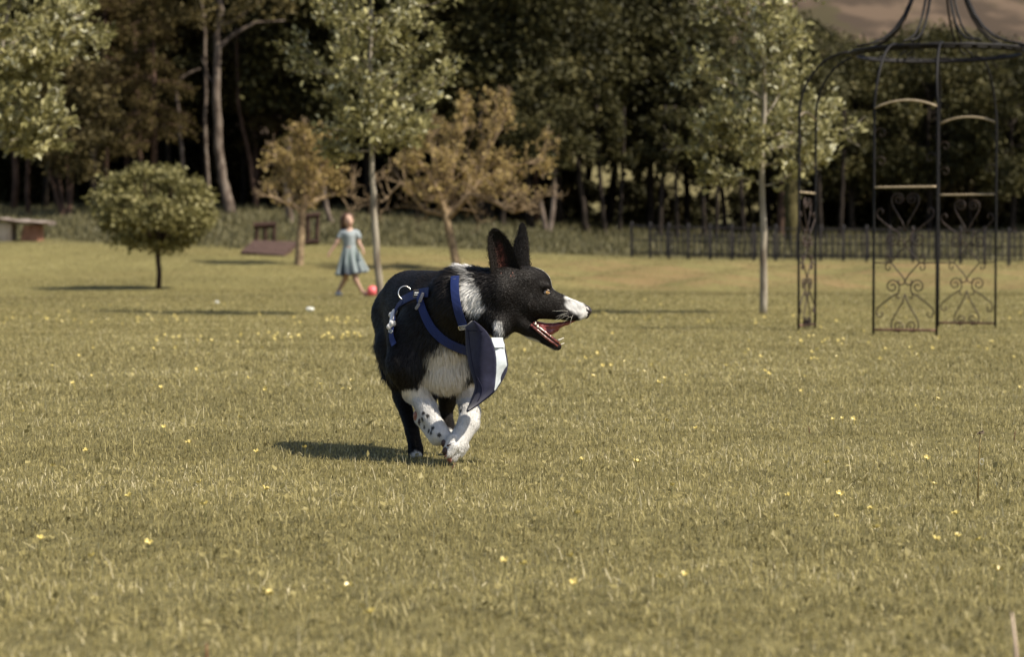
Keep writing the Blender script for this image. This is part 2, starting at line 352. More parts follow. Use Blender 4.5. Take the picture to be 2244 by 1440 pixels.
# --- trees of the wood: prototypes, built round their own foot
def wood_tree(seed, H, crown0, rad, nc, per, ml, mb_, label, leaf=.17, group='trees of the wood behind the lawn', trunk_r=.16, vshift=0.0):
    rs = np.random.RandomState(seed); t = thing('broadleaf_tree', label, 'tree', group=group)
    C, cc = clumps(rs, nc, (0, 0, (H+crown0)/2), (rad, rad, (H-crown0)/2), rad*.30, per)
    mb = MB(); z = np.linspace(-.4, H*.85, 9)
    px = np.cumsum(rs.normal(0, .10, 9)); py = np.cumsum(rs.normal(0, .10, 9)); px -= px[0]; py -= py[0]
    T = np.stack([px, py, z], -1); mb.tube(T, np.linspace(trunk_r, .03, 9), 8)
    for c in cc[rs.choice(len(cc), min(26, len(cc)), False)]:
        zz = np.clip(c[2]-rs.uniform(.4, 1.6), crown0*.6, H*.8); a = np.array([np.interp(zz, z, px), np.interp(zz, z, py), zz])
        m_ = (a+c)/2+rs.normal(0, .15, 3); mb.tube([a, m_, c], [.045, .03, .012], 5, cap=False)
    link('trunk', mb.mesh('trunk', True), mb_, t)
    v = np.clip(rs.normal(.5+vshift, .16, len(C)) + np.repeat(rs.normal(0, .13, nc), per), 0, 1)
    link('crown', crownmesh('crown', C, leaf*rs.uniform(.6, 1.4, len(C)), rs, v, aspect=.75), ml, t)
    return t
WL = 'dense dark green broadleaf tree standing in the wood on the right behind the railings'
WM = 'brownish green tree with a thin dark trunk in the wood on the left'
protos_r = [wood_tree(11, 9.6, 2.2, 2.7, 120, 120, M_wood, B_dark, WL), wood_tree(12, 10.6, 2.6, 3.0, 135, 120, M_wood, B_dark, WL),
            wood_tree(13, 8.6, 1.7, 2.4, 105, 115, M_wood, B_dark, WL)]
protos_l = [wood_tree(21, 14, 3.6, 2.5, 90, 110, M_mix, B_red, WM, trunk_r=.12), wood_tree(22, 15, 4.4, 2.8, 100, 110, M_mix, B_dark, WM, trunk_r=.13, vshift=-.1),
            wood_tree(23, 13, 3.0, 2.6, 95, 110, M_wood, B_dark, WM, trunk_r=.14, vshift=-.05)]
used = set()
def put(protos, k, px, Y, rz, s):
    p = protos[k]
    o = p if id(p) not in used else copy_tree(p); used.add(id(p))
    q = on_ground(px, Y); place(o, q, rz, s); return o
rs = np.random.RandomState(31)
# right wood: first row seen as trunks with gaps, then one loose row
for px, Y, k, s in [(1235, 90, 0, 1.25), (1330, 93, 1, 1.12), (1425, 90, 2, 1.22), (1500, 92, 0, 1.02), (1590, 89, 1, .78), (1680, 93, 2, .90), (1770, 90, 0, .86),
                    (1860, 88, 2, .90), (1950, 91, 0, .83), (2040, 88, 2, .93), (2130, 91, 1, .75), (2225, 87, 2, .85), (2330, 90, 0, .82), (2440, 90, 2, .9), (1150, 92, 1, 1.3),
                    (1275, 99, 1, 1.25), (1400, 100, 0, 1.2), (1545, 98, 2, .98), (1640, 101, 0, .82), (1825, 99, 1, .82), (1915, 97, 2, .9), (2000, 99, 0, .85), (2090, 98, 2, .95), (2180, 98, 1, .78), (2290, 98, 2, .95)]:
    put(protos_r, k, px, Y, rs.uniform(0, 6.28), s*rs.uniform(.97, 1.03))
# left and middle wood: four deep
for row, (Y, step, j0) in enumerate([(86, 88, -414), (91, 80, -430), (98, 78, -394), (106, 84, -456)]):
    px = j0
    while px < 1190:
        if not (row == 0 and (462 < px < 520)):
            put(protos_l if px < 700 or row % 2 else protos_r, rs.randint(3), px+rs.uniform(-18, 18), Y+rs.uniform(-1.5, 1.5), rs.uniform(0, 6.28), rs.uniform(.95, 1.12)*(1.0 if px < 700 else 1.22))
        px += step
for px in range(-444, 1200, 66): put(protos_r, rs.randint(3), px+rs.uniform(-10, 10), 116+rs.uniform(-2, 2), rs.uniform(0, 6.28), rs.uniform(1.2, 1.45))
# understorey shrubs closing the view between the trunks
def shrub(seed, label, m, n=46, group='shrubs under the trees of the wood'):
    rs = np.random.RandomState(seed); t = thing('shrub', label, 'shrub', group=group)
    C, cc = clumps(rs, n, (0, 0, 1.0), (1.5, 1.1, 1.05), .42, 95)
    mb = MB()
    for c in cc[:12]: mb.tube([(rs.normal(0, .1), rs.normal(0, .1), -.2), c*[.6, .6, .5], c], [.04, .03, .01], 5, cap=False)
    link('stem', mb.mesh('stem', True), B_dark, t)
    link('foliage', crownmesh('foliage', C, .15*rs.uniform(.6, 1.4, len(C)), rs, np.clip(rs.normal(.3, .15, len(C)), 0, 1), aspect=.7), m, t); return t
SL = 'dark bushy shrub growing in the shade between the trunks of the wood'
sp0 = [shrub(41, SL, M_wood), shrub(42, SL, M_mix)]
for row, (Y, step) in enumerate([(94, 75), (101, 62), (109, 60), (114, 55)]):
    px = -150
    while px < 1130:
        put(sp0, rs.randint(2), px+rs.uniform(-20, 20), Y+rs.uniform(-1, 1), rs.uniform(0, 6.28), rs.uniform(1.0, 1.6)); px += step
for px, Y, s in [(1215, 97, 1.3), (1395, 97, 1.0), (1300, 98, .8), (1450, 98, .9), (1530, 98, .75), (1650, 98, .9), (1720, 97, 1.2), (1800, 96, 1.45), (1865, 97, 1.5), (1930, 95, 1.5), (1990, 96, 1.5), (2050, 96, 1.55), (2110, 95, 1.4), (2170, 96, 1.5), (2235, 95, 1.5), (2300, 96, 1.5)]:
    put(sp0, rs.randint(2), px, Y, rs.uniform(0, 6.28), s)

# --- single trunks one can tell apart
def trunk_tree(label, pts, r0, r1, m, limbs=(), Y=80, name='slender_tree', leaf=None, seed=1, cat='tree', group=None):
    """pts: photo pixels from foot to top, all at distance Y"""
    base = on_ground(pts[0][0], Y); t = thing(name, label, cat, base, group=group)
    P = np.array([pt(x, y, Y) for x, y in pts]); P[0, 2] = min(P[0, 2], base[2]-.1)
    # smooth the polyline
    tt = np.linspace(0, 1, len(P)); ts = np.linspace(0, 1, 24); S = np.stack([np.interp(ts, tt, P[:, i]) for i in range(3)], -1)
    for _ in range(3): S[1:-1] = (S[:-2]+2*S[1:-1]+S[2:])/4
    S[1:-1] += np.random.RandomState(seed).normal(0, r0*.12, (22, 3))
    mb = MB(); mb.tube(S, np.linspace(r0, r1, 24)*(1+.35*np.exp(-ts*14)), 10)
    for lp, ra, rb in limbs:
        Q = np.array([pt(x, y, Y+dy) for x, y, dy in lp]); mb.tube(Q, np.linspace(ra, rb, len(Q)), 6, cap=False)
    link('trunk', mb.mesh('trunk', True, off=base), m, t)
    rs = np.random.RandomState(seed)
    if leaf:
        c, rad, n, per, size, lm = leaf; cc = pt(*c, Y)
        C, _ = clumps(rs, n, cc, rad, min(rad)*.32, per)
        link('crown', crownmesh('crown', C-base, size*rs.uniform(.6, 1.4, len(C)), rs, np.clip(rs.normal(.5, .2, len(C)), 0, 1), aspect=.7), lm, t)
    return t
trunk_tree('tall pale barked tree with a kink near its foot and bare upper limbs', [(517, 500), (500, 440), (484, 385), (478, 300), (474, 200), (478, 90), (483, 0), (486, -60)], .20, .10, B_pale,
    [([(474, 110, 0), (510, 75, .2), (560, 48, .3), (625, 44, .5)], .10, .03), ([(478, 60, 0), (520, 40, -.3), (585, -10, -.5)], .07, .03), ([(476, 190, 0), (455, 165, .3), (440, 120, .5)], .05, .02)], Y=80, name='birch_tree', seed=3, leaf=((470, -60), (3.2, 2, 2.2), 60, 80, .15, M_mix))
for lab, pts, r, m, Y in [
    ('thin pale trunk rising just left of the tall kinked pale tree', [(462, 470), (455, 400), (449, 280), (452, 180), (448, 60), (440, -20)], .085, B_pale, 83),
    ('slender forked pale trunk above the round clipped tree', [(408, 430), (398, 330), (391, 240), (385, 190), (402, 165), (440, 150)], .085, B_pale, 84),
    ('short pale trunk just behind the top of the round clipped tree', [(315, 420), (306, 340), (305, 290), (300, 200), (296, 60)], .11, B_red, 84),
    ('thin leaning trunk between the tall pale tree and the wooden deck', [(572, 500), (560, 440), (545, 330), (530, 280), (522, 230), (519, 60)], .10, B_red, 84),
    ('thin dark trunk running straight up through the wood behind the wooden deck', [(560, 420), (556, 260), (560, 170), (562, 0), (564, -50)], .10, B_red, 90),
    ('short white trunk of a birch left of the girl beside the timber trestle', [(640, 515), (636, 480), (630, 440), (628, 380), (634, 300)], .14, B_pale, 74),
    ('leaning white trunk of a birch just behind the girl', [(733, 500), (722, 480), (712, 440), (707, 390), (700, 330)], .10, B_pale, 74),
    ('thin reddish trunk behind the stone slab bench', [(65, 465), (60, 440), (60, 380), (66, 300), (64, 200)], .10, B_red, 80),
    ('grey dark trunk behind the spreading ochre tree', [(1052, 500), (1050, 430), (1056, 330), (1050, 200)], .14, B_dark, 82),
    ('thin tan trunk with mossy bark behind the head of the dog', [(1100, 500), (1103, 430), (1096, 340), (1100, 200)], .12, B_dark, 84)]:
    trunk_tree(lab, pts, r, r*.6, m, Y=Y, seed=int(pts[0][0]))
def multistem(label, Y, stems, r, m, **k):
    b = on_ground(stems[0][0][0], Y); t = thing('multi_stemmed_tree', label, 'tree', b)
    mb = MB()
    for s in stems:
        P = np.array([pt(x, y, Y+.15*i) for i, (x, y) in enumerate(s)]); P[0, 2] -= .2
        ts = np.linspace(0, 1, 14); S = np.stack([np.interp(ts, np.linspace(0, 1, len(P)), P[:, i]) for i in range(3)], -1)
        for _ in range(2): S[1:-1] = (S[:-2]+2*S[1:-1]+S[2:])/4
        mb.tube(S, np.linspace(r, r*.6, 14), 8, cap=False)
    link('trunk', mb.mesh('trunk', True, off=b), m, t); return b, t
b, t = multistem('clump of four reddish stems rising from one foot beside the stone slab bench', 78, [[(138, 475), (122, 420), (108, 375)], [(142, 475), (136, 430), (128, 380)], [(146, 475), (152, 430), (146, 360), (140, 300)], [(150, 475), (156, 420), (160, 370)]], .085, B_red)
rs2 = np.random.RandomState(8); cc = pt(150, 250, 78)
C, _ = clumps(rs2, 60, cc, (2.0, 1.5, 2.2), .6, 90)
link('crown', crownmesh('crown', C-b, .15*rs2.uniform(.6, 1.4, len(C)), rs2, np.clip(rs2.normal(.4, .2, len(C)), 0, 1), aspect=.7), M_mix, t)
b, t = multistem('pale double trunk forming a narrow V right of the spreading ochre tree', 80, [[(1198, 500), (1190, 470), (1182, 430)], [(1204, 500), (1212, 460), (1216, 400), (1210, 330)]], .11, B_pale)
C, _ = clumps(rs2, 40, pt(1205, 270, 80), (1.5, 1.2, 2.0), .5, 90)
link('crown', crownmesh('crown', C-b, .15*rs2.uniform(.6, 1.4, len(C)), rs2, np.clip(rs2.normal(.5, .2, len(C)), 0, 1), aspect=.7), M_wood, t)
trunk_tree('thick mossy green trunk beside the left panel of the iron gazebo', [(1738, 515), (1735, 450), (1730, 400), (1733, 330), (1728, 200)], .26, .18, noisy('mossy_bark', (.05,.043,.018), (.10,.084,.036), 5, .9, .1, .5), Y=78, name='mossy_tree', seed=5, leaf=((1735, 190), (2.0, 1.5, 2.6), 50, 90, .15, M_wood))
for i, (px, r, y0, lean) in enumerate([(1275, .16, 505, 12), (1318, .12, 505, 8), (1362, .10, 505, -5), (1450, .13, 505, -6), (1482, .10, 505, 2), (1540, .12, 505, 3), (1572, .09, 505, -3), (1625, .11, 505, 5), (1715, .20, 510, -4), (1795, .12, 515, 3), (1845, .12, 515, -4)]):
    trunk_tree('dark trunk in the row at the edge of the wood, its crown among its neighbours', [(px+lean, y0), (px+lean*.3, 450), (px-lean*.4, 390), (px-lean, 320), (px-lean*1.3, 230)], r*.8, r*.45, B_dark if i != 8 else B_red, Y=84, seed=70+i,
        leaf=((px-lean, 300), (1.0, .9, 1.3), 16, 80, .15, M_wood), name='dark_tree', group='dark trunks at the edge of the right wood')
# --- larch with brown drooping sprays, left of the tall pale tree
def larch(px, Y, seed, label, H=9):
    b = on_ground(px, Y); t = thing('larch_tree', label, 'tree', b, group=None); rs = np.random.RandomState(seed); mb = MB()
    mb.tube([(0, 0, -.2), (.1, 0, H*.5), (0, .1, H)], [.13, .09, .03], 8); C = []
    for k in range(60):
        z = rs.uniform(2.6, H); a = rs.uniform(0, 6.28); L = rs.uniform(1.2, 2.6)*(1.1-z/H*.7); d = np.array([math.cos(a), math.sin(a), 0])
        q = np.array([[0, 0, z]+d*L*s+np.array([0, 0, .25*s-.55*s*s]) for s in np.linspace(0, 1, 6)]); mb.tube(q, np.linspace(.03, .008, 6), 4, cap=False)
        s = rs.uniform(.2, 1, 150); i = (s*4.99).astype(int); C.append(q[i]+(q[i+1]-q[i])*(s*4.99-i)[:, None]+rs.normal(0, .10, (150, 3))-np.array([0, 0, .08]))
    C = np.vstack(C); link('trunk', mb.mesh('trunk', True), B_red, t)
    link('crown', crownmesh('crown', C, .14*rs.uniform(.6, 1.4, len(C)), rs, np.clip(rs.normal(.5, .25, len(C)), 0, 1), aspect=.4, droop=.8), M_larch, t)
larch(335, 79, 51, 'brown larch with drooping sprays, above and behind the round clipped tree', 8.2)
larch(230, 83, 52, 'brown larch partly behind the pale leafy tree at the left edge', 9.5)
larch(600, 86, 53, 'brown larch deep in the wood left of the pale trunked lawn tree', 8.5)

# --- the round clipped tree
def round_tree():
    b = on_ground(347, 41); rs = np.random.RandomState(61); t = thing('round_clipped_tree', 'small round clipped tree with a dense mushroom shaped crown and thin dark trunk', 'tree', b)
    s = 41/FP; cx, z0 = -5*s, (635-560)*s
    C, cc = clumps(rs, 150, (cx, 0, (635-462)*s), (1.02, 1.0, .78), .24, 85, flat=.78)
    C = C[C[:, 2] > (635-575)*s+rs.rand(len(C))*.15]
    mb = MB(); mb.tube([(0, 0, -.05), (.02, 0, .3), (-.01, 0, .62), (0, 0, .95)], [.052, .045, .045, .04], 8)
    for c in cc[::4]: mb.tube([(0, 0, .7), (np.array([cx, 0, .9])+c)/2+rs.normal(0, .05, 3), c], [.03, .02, .006], 4, cap=False)
    link('trunk', mb.mesh('trunk', True), noisy('dark_red_bark', (.025,.016,.013), (.06,.038,.03), 12, .85, .15, .5), t)
    k = rs.rand(len(C)) < .93
    link('crown', crownmesh('crown', C, .085*rs.uniform(.6, 1.4, len(C)), rs, np.clip(rs.normal(.5, .2, len(C)), 0, 1), aspect=.62), M_round, t)
round_tree()
# --- three young pale leaved trees on the lawn
def young_tree(px, Y, ptsx, label, seed, cen, rad, z0, zt, n=6200, leaf=.075, r=.042, keep=None):
    """cen/rad: crown centre (px, py) and half sizes in pixels"""
    b = on_ground(px, Y); rs = np.random.RandomState(seed); t = thing('young_whitebeam_tree', label, 'tree', b); s = Y/FP
    P = np.array([pt(x, y, Y) for x, y in ptsx])-b; P[0, 2] -= .05
    ts = np.linspace(0, 1, 20); S = np.stack([np.interp(ts, np.linspace(0, 1, len(P)), P[:, i]) for i in range(3)], -1)
    for _ in range(2): S[1:-1] = (S[:-2]+2*S[1:-1]+S[2:])/4
    S[1:-1, :2] += rs.normal(0, .006, (18, 2)); mb = MB(); mb.tube(S, np.linspace(r, r*.25, 20), 10)
    tips = []; c0 = pt(cen[0], cen[1], Y)-b; R3 = np.array([rad[0]*s, rad[0]*s*.95, rad[1]*s])
    for k in range(30):
        z = c0[2]+R3[2]*rs.uniform(-.98, .9); f = np.interp(z, S[:, 2], np.arange(20)); i = int(min(f, 18)); q = S[i]+(S[i+1]-S[i])*(f-i)
        a = k*2.4+rs.uniform(-.4, .4); rr = math.sqrt(max(.08, 1-((z-c0[2])/R3[2]*.9)**2)); L = R3[0]*rr*rs.uniform(.75, 1.2)
        grow(mb, rs, q, (math.cos(a), math.sin(a), .08+.6*smooth(-1, .6, (z-c0[2])/R3[2])), L, .011, 1, [5, 0], tips, wander=.35, up=.07, spread=.75, seg=5, minr=.003)
    tp = np.array([x[0] for x in tips]); td = np.array([x[1] for x in tips])
    k = (((tp-c0)/R3)**2).sum(1) < 1.25; tp, td = tp[k], td[k]
    i = rs.randint(len(tp), size=n); C = tp[i]+rs.normal(0, .038, (n, 3))*1.0
    C = C[rs.rand(len(C)) > .0]
    cv = rs.normal(0, .14, len(tp))[i]
    v = np.clip(rs.normal(.45, .17, n)+cv, 0, .88); v = np.where(rs.rand(n) < .05, .98, v)
    link('trunk', mb.mesh('trunk', True), B_grey, t)
    link('crown', crownmesh('crown', C, leaf*rs.uniform(.65, 1.35, n), rs, v, aspect=.55, out=td[i]*.9+np.array([0, 0, .3]), fold=.5, up=.2), M_young, t)
young_tree(836, 22.5, [(838, 690), (834, 640), (824, 540), (818, 450), (814, 360), (812, 250), (812, 120), (815, -20), (818, -120)], 'young pale leaved tree with a straight whitish trunk behind the dog', 81, (812, 130), (185, 250), 0, 0, n=6600)
young_tree(1672, 23.2, [(1672, 686), (1672, 600), (1673, 500), (1669, 420), (1672, 300), (1676, 150), (1680, 0), (1684, -80)], 'young pale leaved tree with a spotted trunk beside the iron gazebo', 82, (1688, 200), (200, 245), 0, 0, n=7200)
young_tree(-14, 22.0, [(-9, 697), (-28, 600), (-34, 500), (-32, 420), (-20, 300), (0, 150), (20, 0), (30, -100)], 'young pale leaved tree cut off by the left edge of the photo', 83, (50, 168), (205, 262), 0, 0, n=8600, leaf=.085)
# --- two ochre leaved trees
def ochre_tree(px, Y, label, seed, trunk, limbs, crown, nl, lead):
    b = on_ground(px, Y); rs = np.random.RandomState(seed); t = thing('ochre_leaved_tree', label, 'tree', b); mb = MB(); tips = []; s = Y/FP
    P = np.array([pt(x, y, Y) for x, y in trunk])-b; P[0, 2] -= .1; mb.tube(P, np.linspace(.11, .085, len(P)), 9, cap=False)
    for lp, dy in limbs:
        Q = np.array([pt(x, y, Y+dy*i/(len(lp)-1)) for i, (x, y) in enumerate(lp)])-b; mb.tube(Q, np.linspace(.075, .025, len(Q)), 7, cap=False)
        for i in range(1, len(Q)):
            for _ in range(5):
                f = rs.rand(); q = Q[i-1]+(Q[i]-Q[i-1])*f; d = unit(Q[i]-Q[i-1])+rs.normal(0, .75, 3)+np.array([0, 0, .35])
                grow(mb, rs, q, d, lead*rs.uniform(.5, 1.1), .022, 2, [4, 3, 0], tips, wander=.45, up=.10, spread=.8, seg=5, minr=.007)
    c0 = pt(crown[0], crown[1], Y)-b; R3 = np.array([crown[2]*s, crown[2]*s*.9, crown[3]*s])
    tp = np.array([x[0] for x in tips]); k = ((((tp-c0)/R3)**2).sum(1) < 1.1) & ((tp-c0)[:, 2] > -R3[2]*(.15+.7*rs.rand(len(tp)))); tp = tp[k]; i = rs.randint(len(tp), size=nl)
    C = tp[i]+rs.normal(0, .045, (nl, 3))
    link('trunk', mb.mesh('trunk', True), B_tan, t)
    link('crown', crownmesh('crown', C, .085*rs.uniform(.6, 1.3, nl), rs, np.clip(rs.normal(.5, .2, nl)+rs.normal(0, .15, len(tp))[i], 0, 1), aspect=.6, fold=.4), M_ochre, t)
ochre_tree(1006, 51, 'spreading ochre leaved tree with forking bare limbs behind the ears of the dog', 91, [(1008, 622), (1000, 580), (990, 530), (976, 470)],
    [([(976, 470), (1010, 435), (1050, 370), (1085, 300), (1110, 240)], .8), ([(976, 470), (960, 420), (935, 370), (905, 345)], -.6), ([(980, 480), (1030, 425), (1080, 440), (1125, 465), (1165, 455)], -.8),
     ([(968, 450), (985, 400), (1000, 330), (1020, 260)], .5), ([(1010, 435), (1060, 390), (1120, 365), (1190, 350)], .9), ([(976, 470), (930, 460), (880, 400), (840, 440)], .4), ([(960, 420), (950, 350), (940, 290)], 1.0)], (1045, 335, 190, 150), 5000, .85)
ochre_tree(655, 52, 'smaller ochre leaved tree growing beside the brown wooden deck', 92, [(655, 575), (657, 540), (660, 500), (662, 455)],
    [([(662, 455), (640, 410), (620, 370), (600, 340)], .4), ([(662, 455), (668, 400), (672, 340), (665, 290)], -.5), ([(662, 460), (700, 435), (735, 425), (775, 430)], .5), ([(662, 455), (690, 400), (715, 340), (722, 300)], .6), ([(662, 460), (620, 440), (590, 430)], -.5)], (668, 365, 100, 108), 3800, .6)
# ------------------------------------------------------------------ iron gazebo
M_iron = noisy('black_iron', (.004,.0035,.004), (.010,.008,.008), 20, .6, .25, .2)
M_rust = noisy('pale_rusty_bar', (.33,.26,.165), (.44,.35,.23), 25, .55, .4, .2, metal=0.0)
M_rusty = noisy('rusty_iron', (.14,.075,.05), (.25,.15,.11), 25, .75, .2, .2)
M_scroll = noisy('weathered_iron', (.03,.020,.016), (.07,.046,.036), 20, .6, .3, .2)
GC = np.array([3.16, 16.9, 0.0]); GR = 1.0; U0 = np.array([-.40, -.917]); PW = .225; RZ = 2.08; RR = .62
gz = thing('garden_gazebo', 'round black wrought iron gazebo with scrollwork panels and a flared open top', 'gazebo', GC)
def spiral(c, r, a0, turns, sgn=1, n=18):
    """ends at the outside point; winds inwards"""
    t = np.linspace(0, 1, n); rad = r*(1-.80*t); a = a0+sgn*turns*2*math.pi*t
    return np.stack([c[0]+rad*np.cos(a), c[1]+rad*np.sin(a)], -1)
def sc(x, y): return ((x-905)/1143.0, (1265-y)/1143.0)
def half():
    out = []
    for s in (1, -1):
        f = lambda p: np.array([(s*a, b) for a, b in p])
        # bottom heart
        L = [sc(905, 935), sc(880, 1010), sc(830, 1090), sc(795, 1150), sc(788, 1200), sc(810, 1235)]
        sp_ = spiral(sc(848, 1195), .043, math.radians(230), 1.5, 1)
        out.append(f(L+[tuple(p) for p in sp_]))
        # lower diagonal with a hook at the upright and a small curl inside
        out.append(f([sc(868, 965), sc(845, 970), sc(836, 950), sc(845, 930), sc(830, 935), sc(780, 965), sc(720, 1010), sc(672, 1050), sc(660, 1080), sc(672, 1112), sc(695, 1122), sc(715, 1108), sc(716, 1090), sc(703, 1082)]))
        # centre scroll
        out.append(f([tuple(p) for p in spiral(sc(797, 875), .050, math.radians(20), 1.4, 1)][::-1]+[sc(856, 875), sc(858, 905), sc(845, 930)]))
        # upper diagonal to the small curl
        out.append(f([sc(850, 820), sc(848, 850), sc(870, 864), sc(895, 855), sc(905, 830), sc(880, 790), sc(830, 735), sc(790, 690), sc(760, 683), sc(738, 700), sc(740, 735), sc(765, 745), sc(780, 728), sc(770, 712)]))
    return out
H = half(); zc = 2*(1265-684)/1143.0
CURV = H+[np.stack([c[:, 0], zc-c[:, 1]], -1) for c in H]
CURV = [c for c in CURV]
def panel(u):
    n = np.array([u[0], u[1], 0.]); tg = np.array([-u[1], u[0], 0.]); c = n*GR
    tg = tg if tg[0] > 0 else -tg
    fr = MB()
    for s in (-1, 1):
        P = [c+tg*PW*s+np.array([0, 0, z]) for z in (-.08, .5, 1.0, 1.4, 1.62)]
        for a in np.linspace(.1, 1, 9):
            rr = GR-(GR-RR)*(1-math.cos(a*math.pi/2)); z = 1.62+(RZ-1.62)*math.sin(a*math.pi/2)
            P.append(n*rr+tg*PW*s*(1-.25*a)+np.array([0, 0, z]))
        fr.tube(P, .0092, 6)
    link('frame', fr.mesh('frame', True), M_iron, gz)
    for nm, z, r, arch, m in (('crossbar', 1.04, .0085, 0, M_rust), ('arched_bar', 1.60, .0088, .048, M_rust), ('foot_bar', .035, .010, 0, M_rusty)):
        x = np.linspace(-1, 1, 11)
        P = [c+tg*PW*a*.98+np.array([0, 0, z+arch*(1-a*a)])+n*.004 for a in x]
        b = MB(); b.tube(P, r, 6); link(nm, b.mesh(nm, True), m, gz)
    for cv in CURV:
        k = cv[:, 1] < 1.0
        P = [c+tg*p[0]*.96+np.array([0, 0, p[1]]) for p in cv[k]]
        if len(P) > 2: b = MB(); b.tube(P, .0050, 5); link('scroll', b.mesh('scroll', True), M_scroll, gz)
    for s in ((-1, -.6), (.6, 1)): b = MB(); b.tube([c+tg*PW*x*.97+np.array([0, 0, .508]) for x in s], .005, 5); link('tie_bar', b.mesh('tie_bar', True), M_scroll, gz)
    for q, zz in ((-1, 1.22), (-1, 1.42), (1, 1.24)):
        sp_ = spiral((q*(PW-.05), zz), .045, 0 if q > 0 else math.pi, 1.0, q)
        b = MB(); b.tube([c+tg*p[0]+np.array([0, 0, p[1]]) for p in sp_], .004, 4); link('curl', b.mesh('curl', True), M_scroll, gz)
for k in range(4):
    a = k*math.pi/2; ca, sa = math.cos(a), math.sin(a); panel((U0[0]*ca-U0[1]*sa, U0[0]*sa+U0[1]*ca))
for dz, rr in ((0, RR), (.016, RR+.035)):
    b = MB(); a = np.linspace(0, 2*math.pi, 49); b.tube(np.stack([rr*np.cos(a), rr*np.sin(a), 0*a+RZ+dz-.03], -1), .013, 6, cap=False); link('ring', b.mesh('ring', True), M_iron, gz)
for k in range(16):     # small curls between the rings
    b = MB()
    a = k*math.pi/8; p = lambda da, z: (RR*1.02*math.cos(a+da), RR*1.02*math.sin(a+da), RZ-.03+z)
    b.tube([p(0, 0), p(.06, .02), p(.12, .03), p(.2, .03), p(.26, .012), p(.2, .005)], .006, 4)
    link('ring_curl', b.mesh('ring_curl', True), M_iron, gz)
prof = [(.64, .02), (.52, .045), (.42, .09), (.34, .16), (.27, .26), (.215, .38), (.185, .52), (.15, .7), (.09, .86), (.02, .95)]
for k in range(8):
    b = MB(); a = k*math.pi/4+math.radians(14)
    for da in (-.045, .045): b.tube([(r*math.cos(a+da*(.62/max(r, .15))**.5), r*math.sin(a+da*(.62/max(r, .15))**.5), RZ+z) for r, z in prof], .0085, 5)
    link('roof_rib', b.mesh('roof_rib', True), M_iron, gz)
b = MB(); b.tube([(0, 0, RZ+.93), (0, 0, RZ+1.25)], .012, 6); b.ball((0, 0, RZ+1.1), .04, 8); link('finial', b.mesh('finial', True), M_iron, gz)

# ------------------------------------------------------------------ railings
def railing(name, label, pts, step, hp, rails, pr, rr, m, jit=.0):
    base = on_ground(*pts[0]); t = thing(name, label, 'fence', base)
    W = np.array([on_ground(*p) for p in pts]); seg = np.linalg.norm(np.diff(W[:, :2], axis=0), axis=1); tot = seg.sum(); cs = np.concatenate([[0], np.cumsum(seg)])
    n = int(tot/step)+1; S = np.linspace(0, tot, n); X = np.interp(S, cs, W[:, 0]); Y = np.interp(S, cs, W[:, 1]); Z = hgt(X, Y)
    for x, y, z in list(zip(X, Y, Z))[:100]:
        b = MB(); b.box((0, 0, hp/2-.1), (pr*2, pr*2, hp+.2)); b.ball((0, 0, hp+.02), (pr*1.3, pr*1.3, pr*1.6), 4)
        o = link('post', b.mesh('post'), m, t); o.location = (x-base[0], y-base[1], z-base[2])
    Ss = np.linspace(0, tot, 30); Xs = np.interp(Ss, cs, W[:, 0]); Ys = np.interp(Ss, cs, W[:, 1]); Zs = hgt(Xs, Ys)
    for h in rails:
        b = MB(); b.tube(np.stack([Xs, Ys, Zs+h], -1)-base, rr, 4); link('rail', b.mesh('rail'), m, t)
M_rail = noisy('blue_grey_painted_iron', (.016,.014,.016), (.035,.030,.030), 8, .6, .3)
railing('iron_railing', 'dark grey iron railing of tall spaced posts on top of the grass bank', [(1384, 62.6), (1500, 61.5), (2244, 57.5), (2600, 56)], .60, .90, (.86, .48, .14), .036, .018, M_rail)
railing('picket_railing', 'lower railing of close set thin pickets just behind the tall posts', [(1425, 67.5), (1700, 66), (2000, 65), (2250, 64.5)], .17, .70, (.64, .12), .022, .014, M_rail)
M_wire = M_rail
# ------------------------------------------------------------------ stone slab bench at the left edge
Yb = 64.0; b0 = on_ground(40, Yb); t = thing('slab_bench', 'rough grey slab laid across two reddish stone piers at the left edge of the lawn', 'bench', b0)
s = Yb/FP
M_slab = noisy('grey_slab', (.14,.11,.095), (.30,.25,.215), 4, .85, .2, .4); M_pier = noisy('red_pier', (.16,.075,.045), (.32,.17,.11), 5, .9, .1, .5, bdist=.03); M_pale = noisy('pale_pier', (.38,.30,.22), (.55,.46,.36), 4, .9, .1, .4)
b = MB(); xs = np.linspace(-80, 74, 12)*s; top = np.interp(xs/s, [-80, -30, -18, 74], [.58, .60, .56, .50])
b.tube(np.stack([xs, 0*xs, top], -1), .1, 8); V = b.V[0]; V[:, 1] *= 6.5; V[:, 2] = np.interp(xs.repeat(8).tolist()+[xs[0], xs[-1]], xs, top)+(V[:, 2]-np.interp(V[:, 0], xs, top))*.62
V += np.random.RandomState(4).normal(0, .012, V.shape); link('slab', b.mesh('slab'), M_slab, t)
b = MB(); 
for (x, w, m, nm, hh) in ((35, 34, M_pier, 'pier', .47), (-30, 44, M_pale, 'pier', .5)):
    b = MB(); b.box((x*s, 0, hh/2-.08), (w*s, .8, hh+.12)); V = b.V[0]; V[[0, 2], 0] -= .12
    o = link(nm, b.mesh(nm), m, t)
    bv = o.modifiers.new('bevel', 'BEVEL'); bv.width = .06; bv.segments = 3
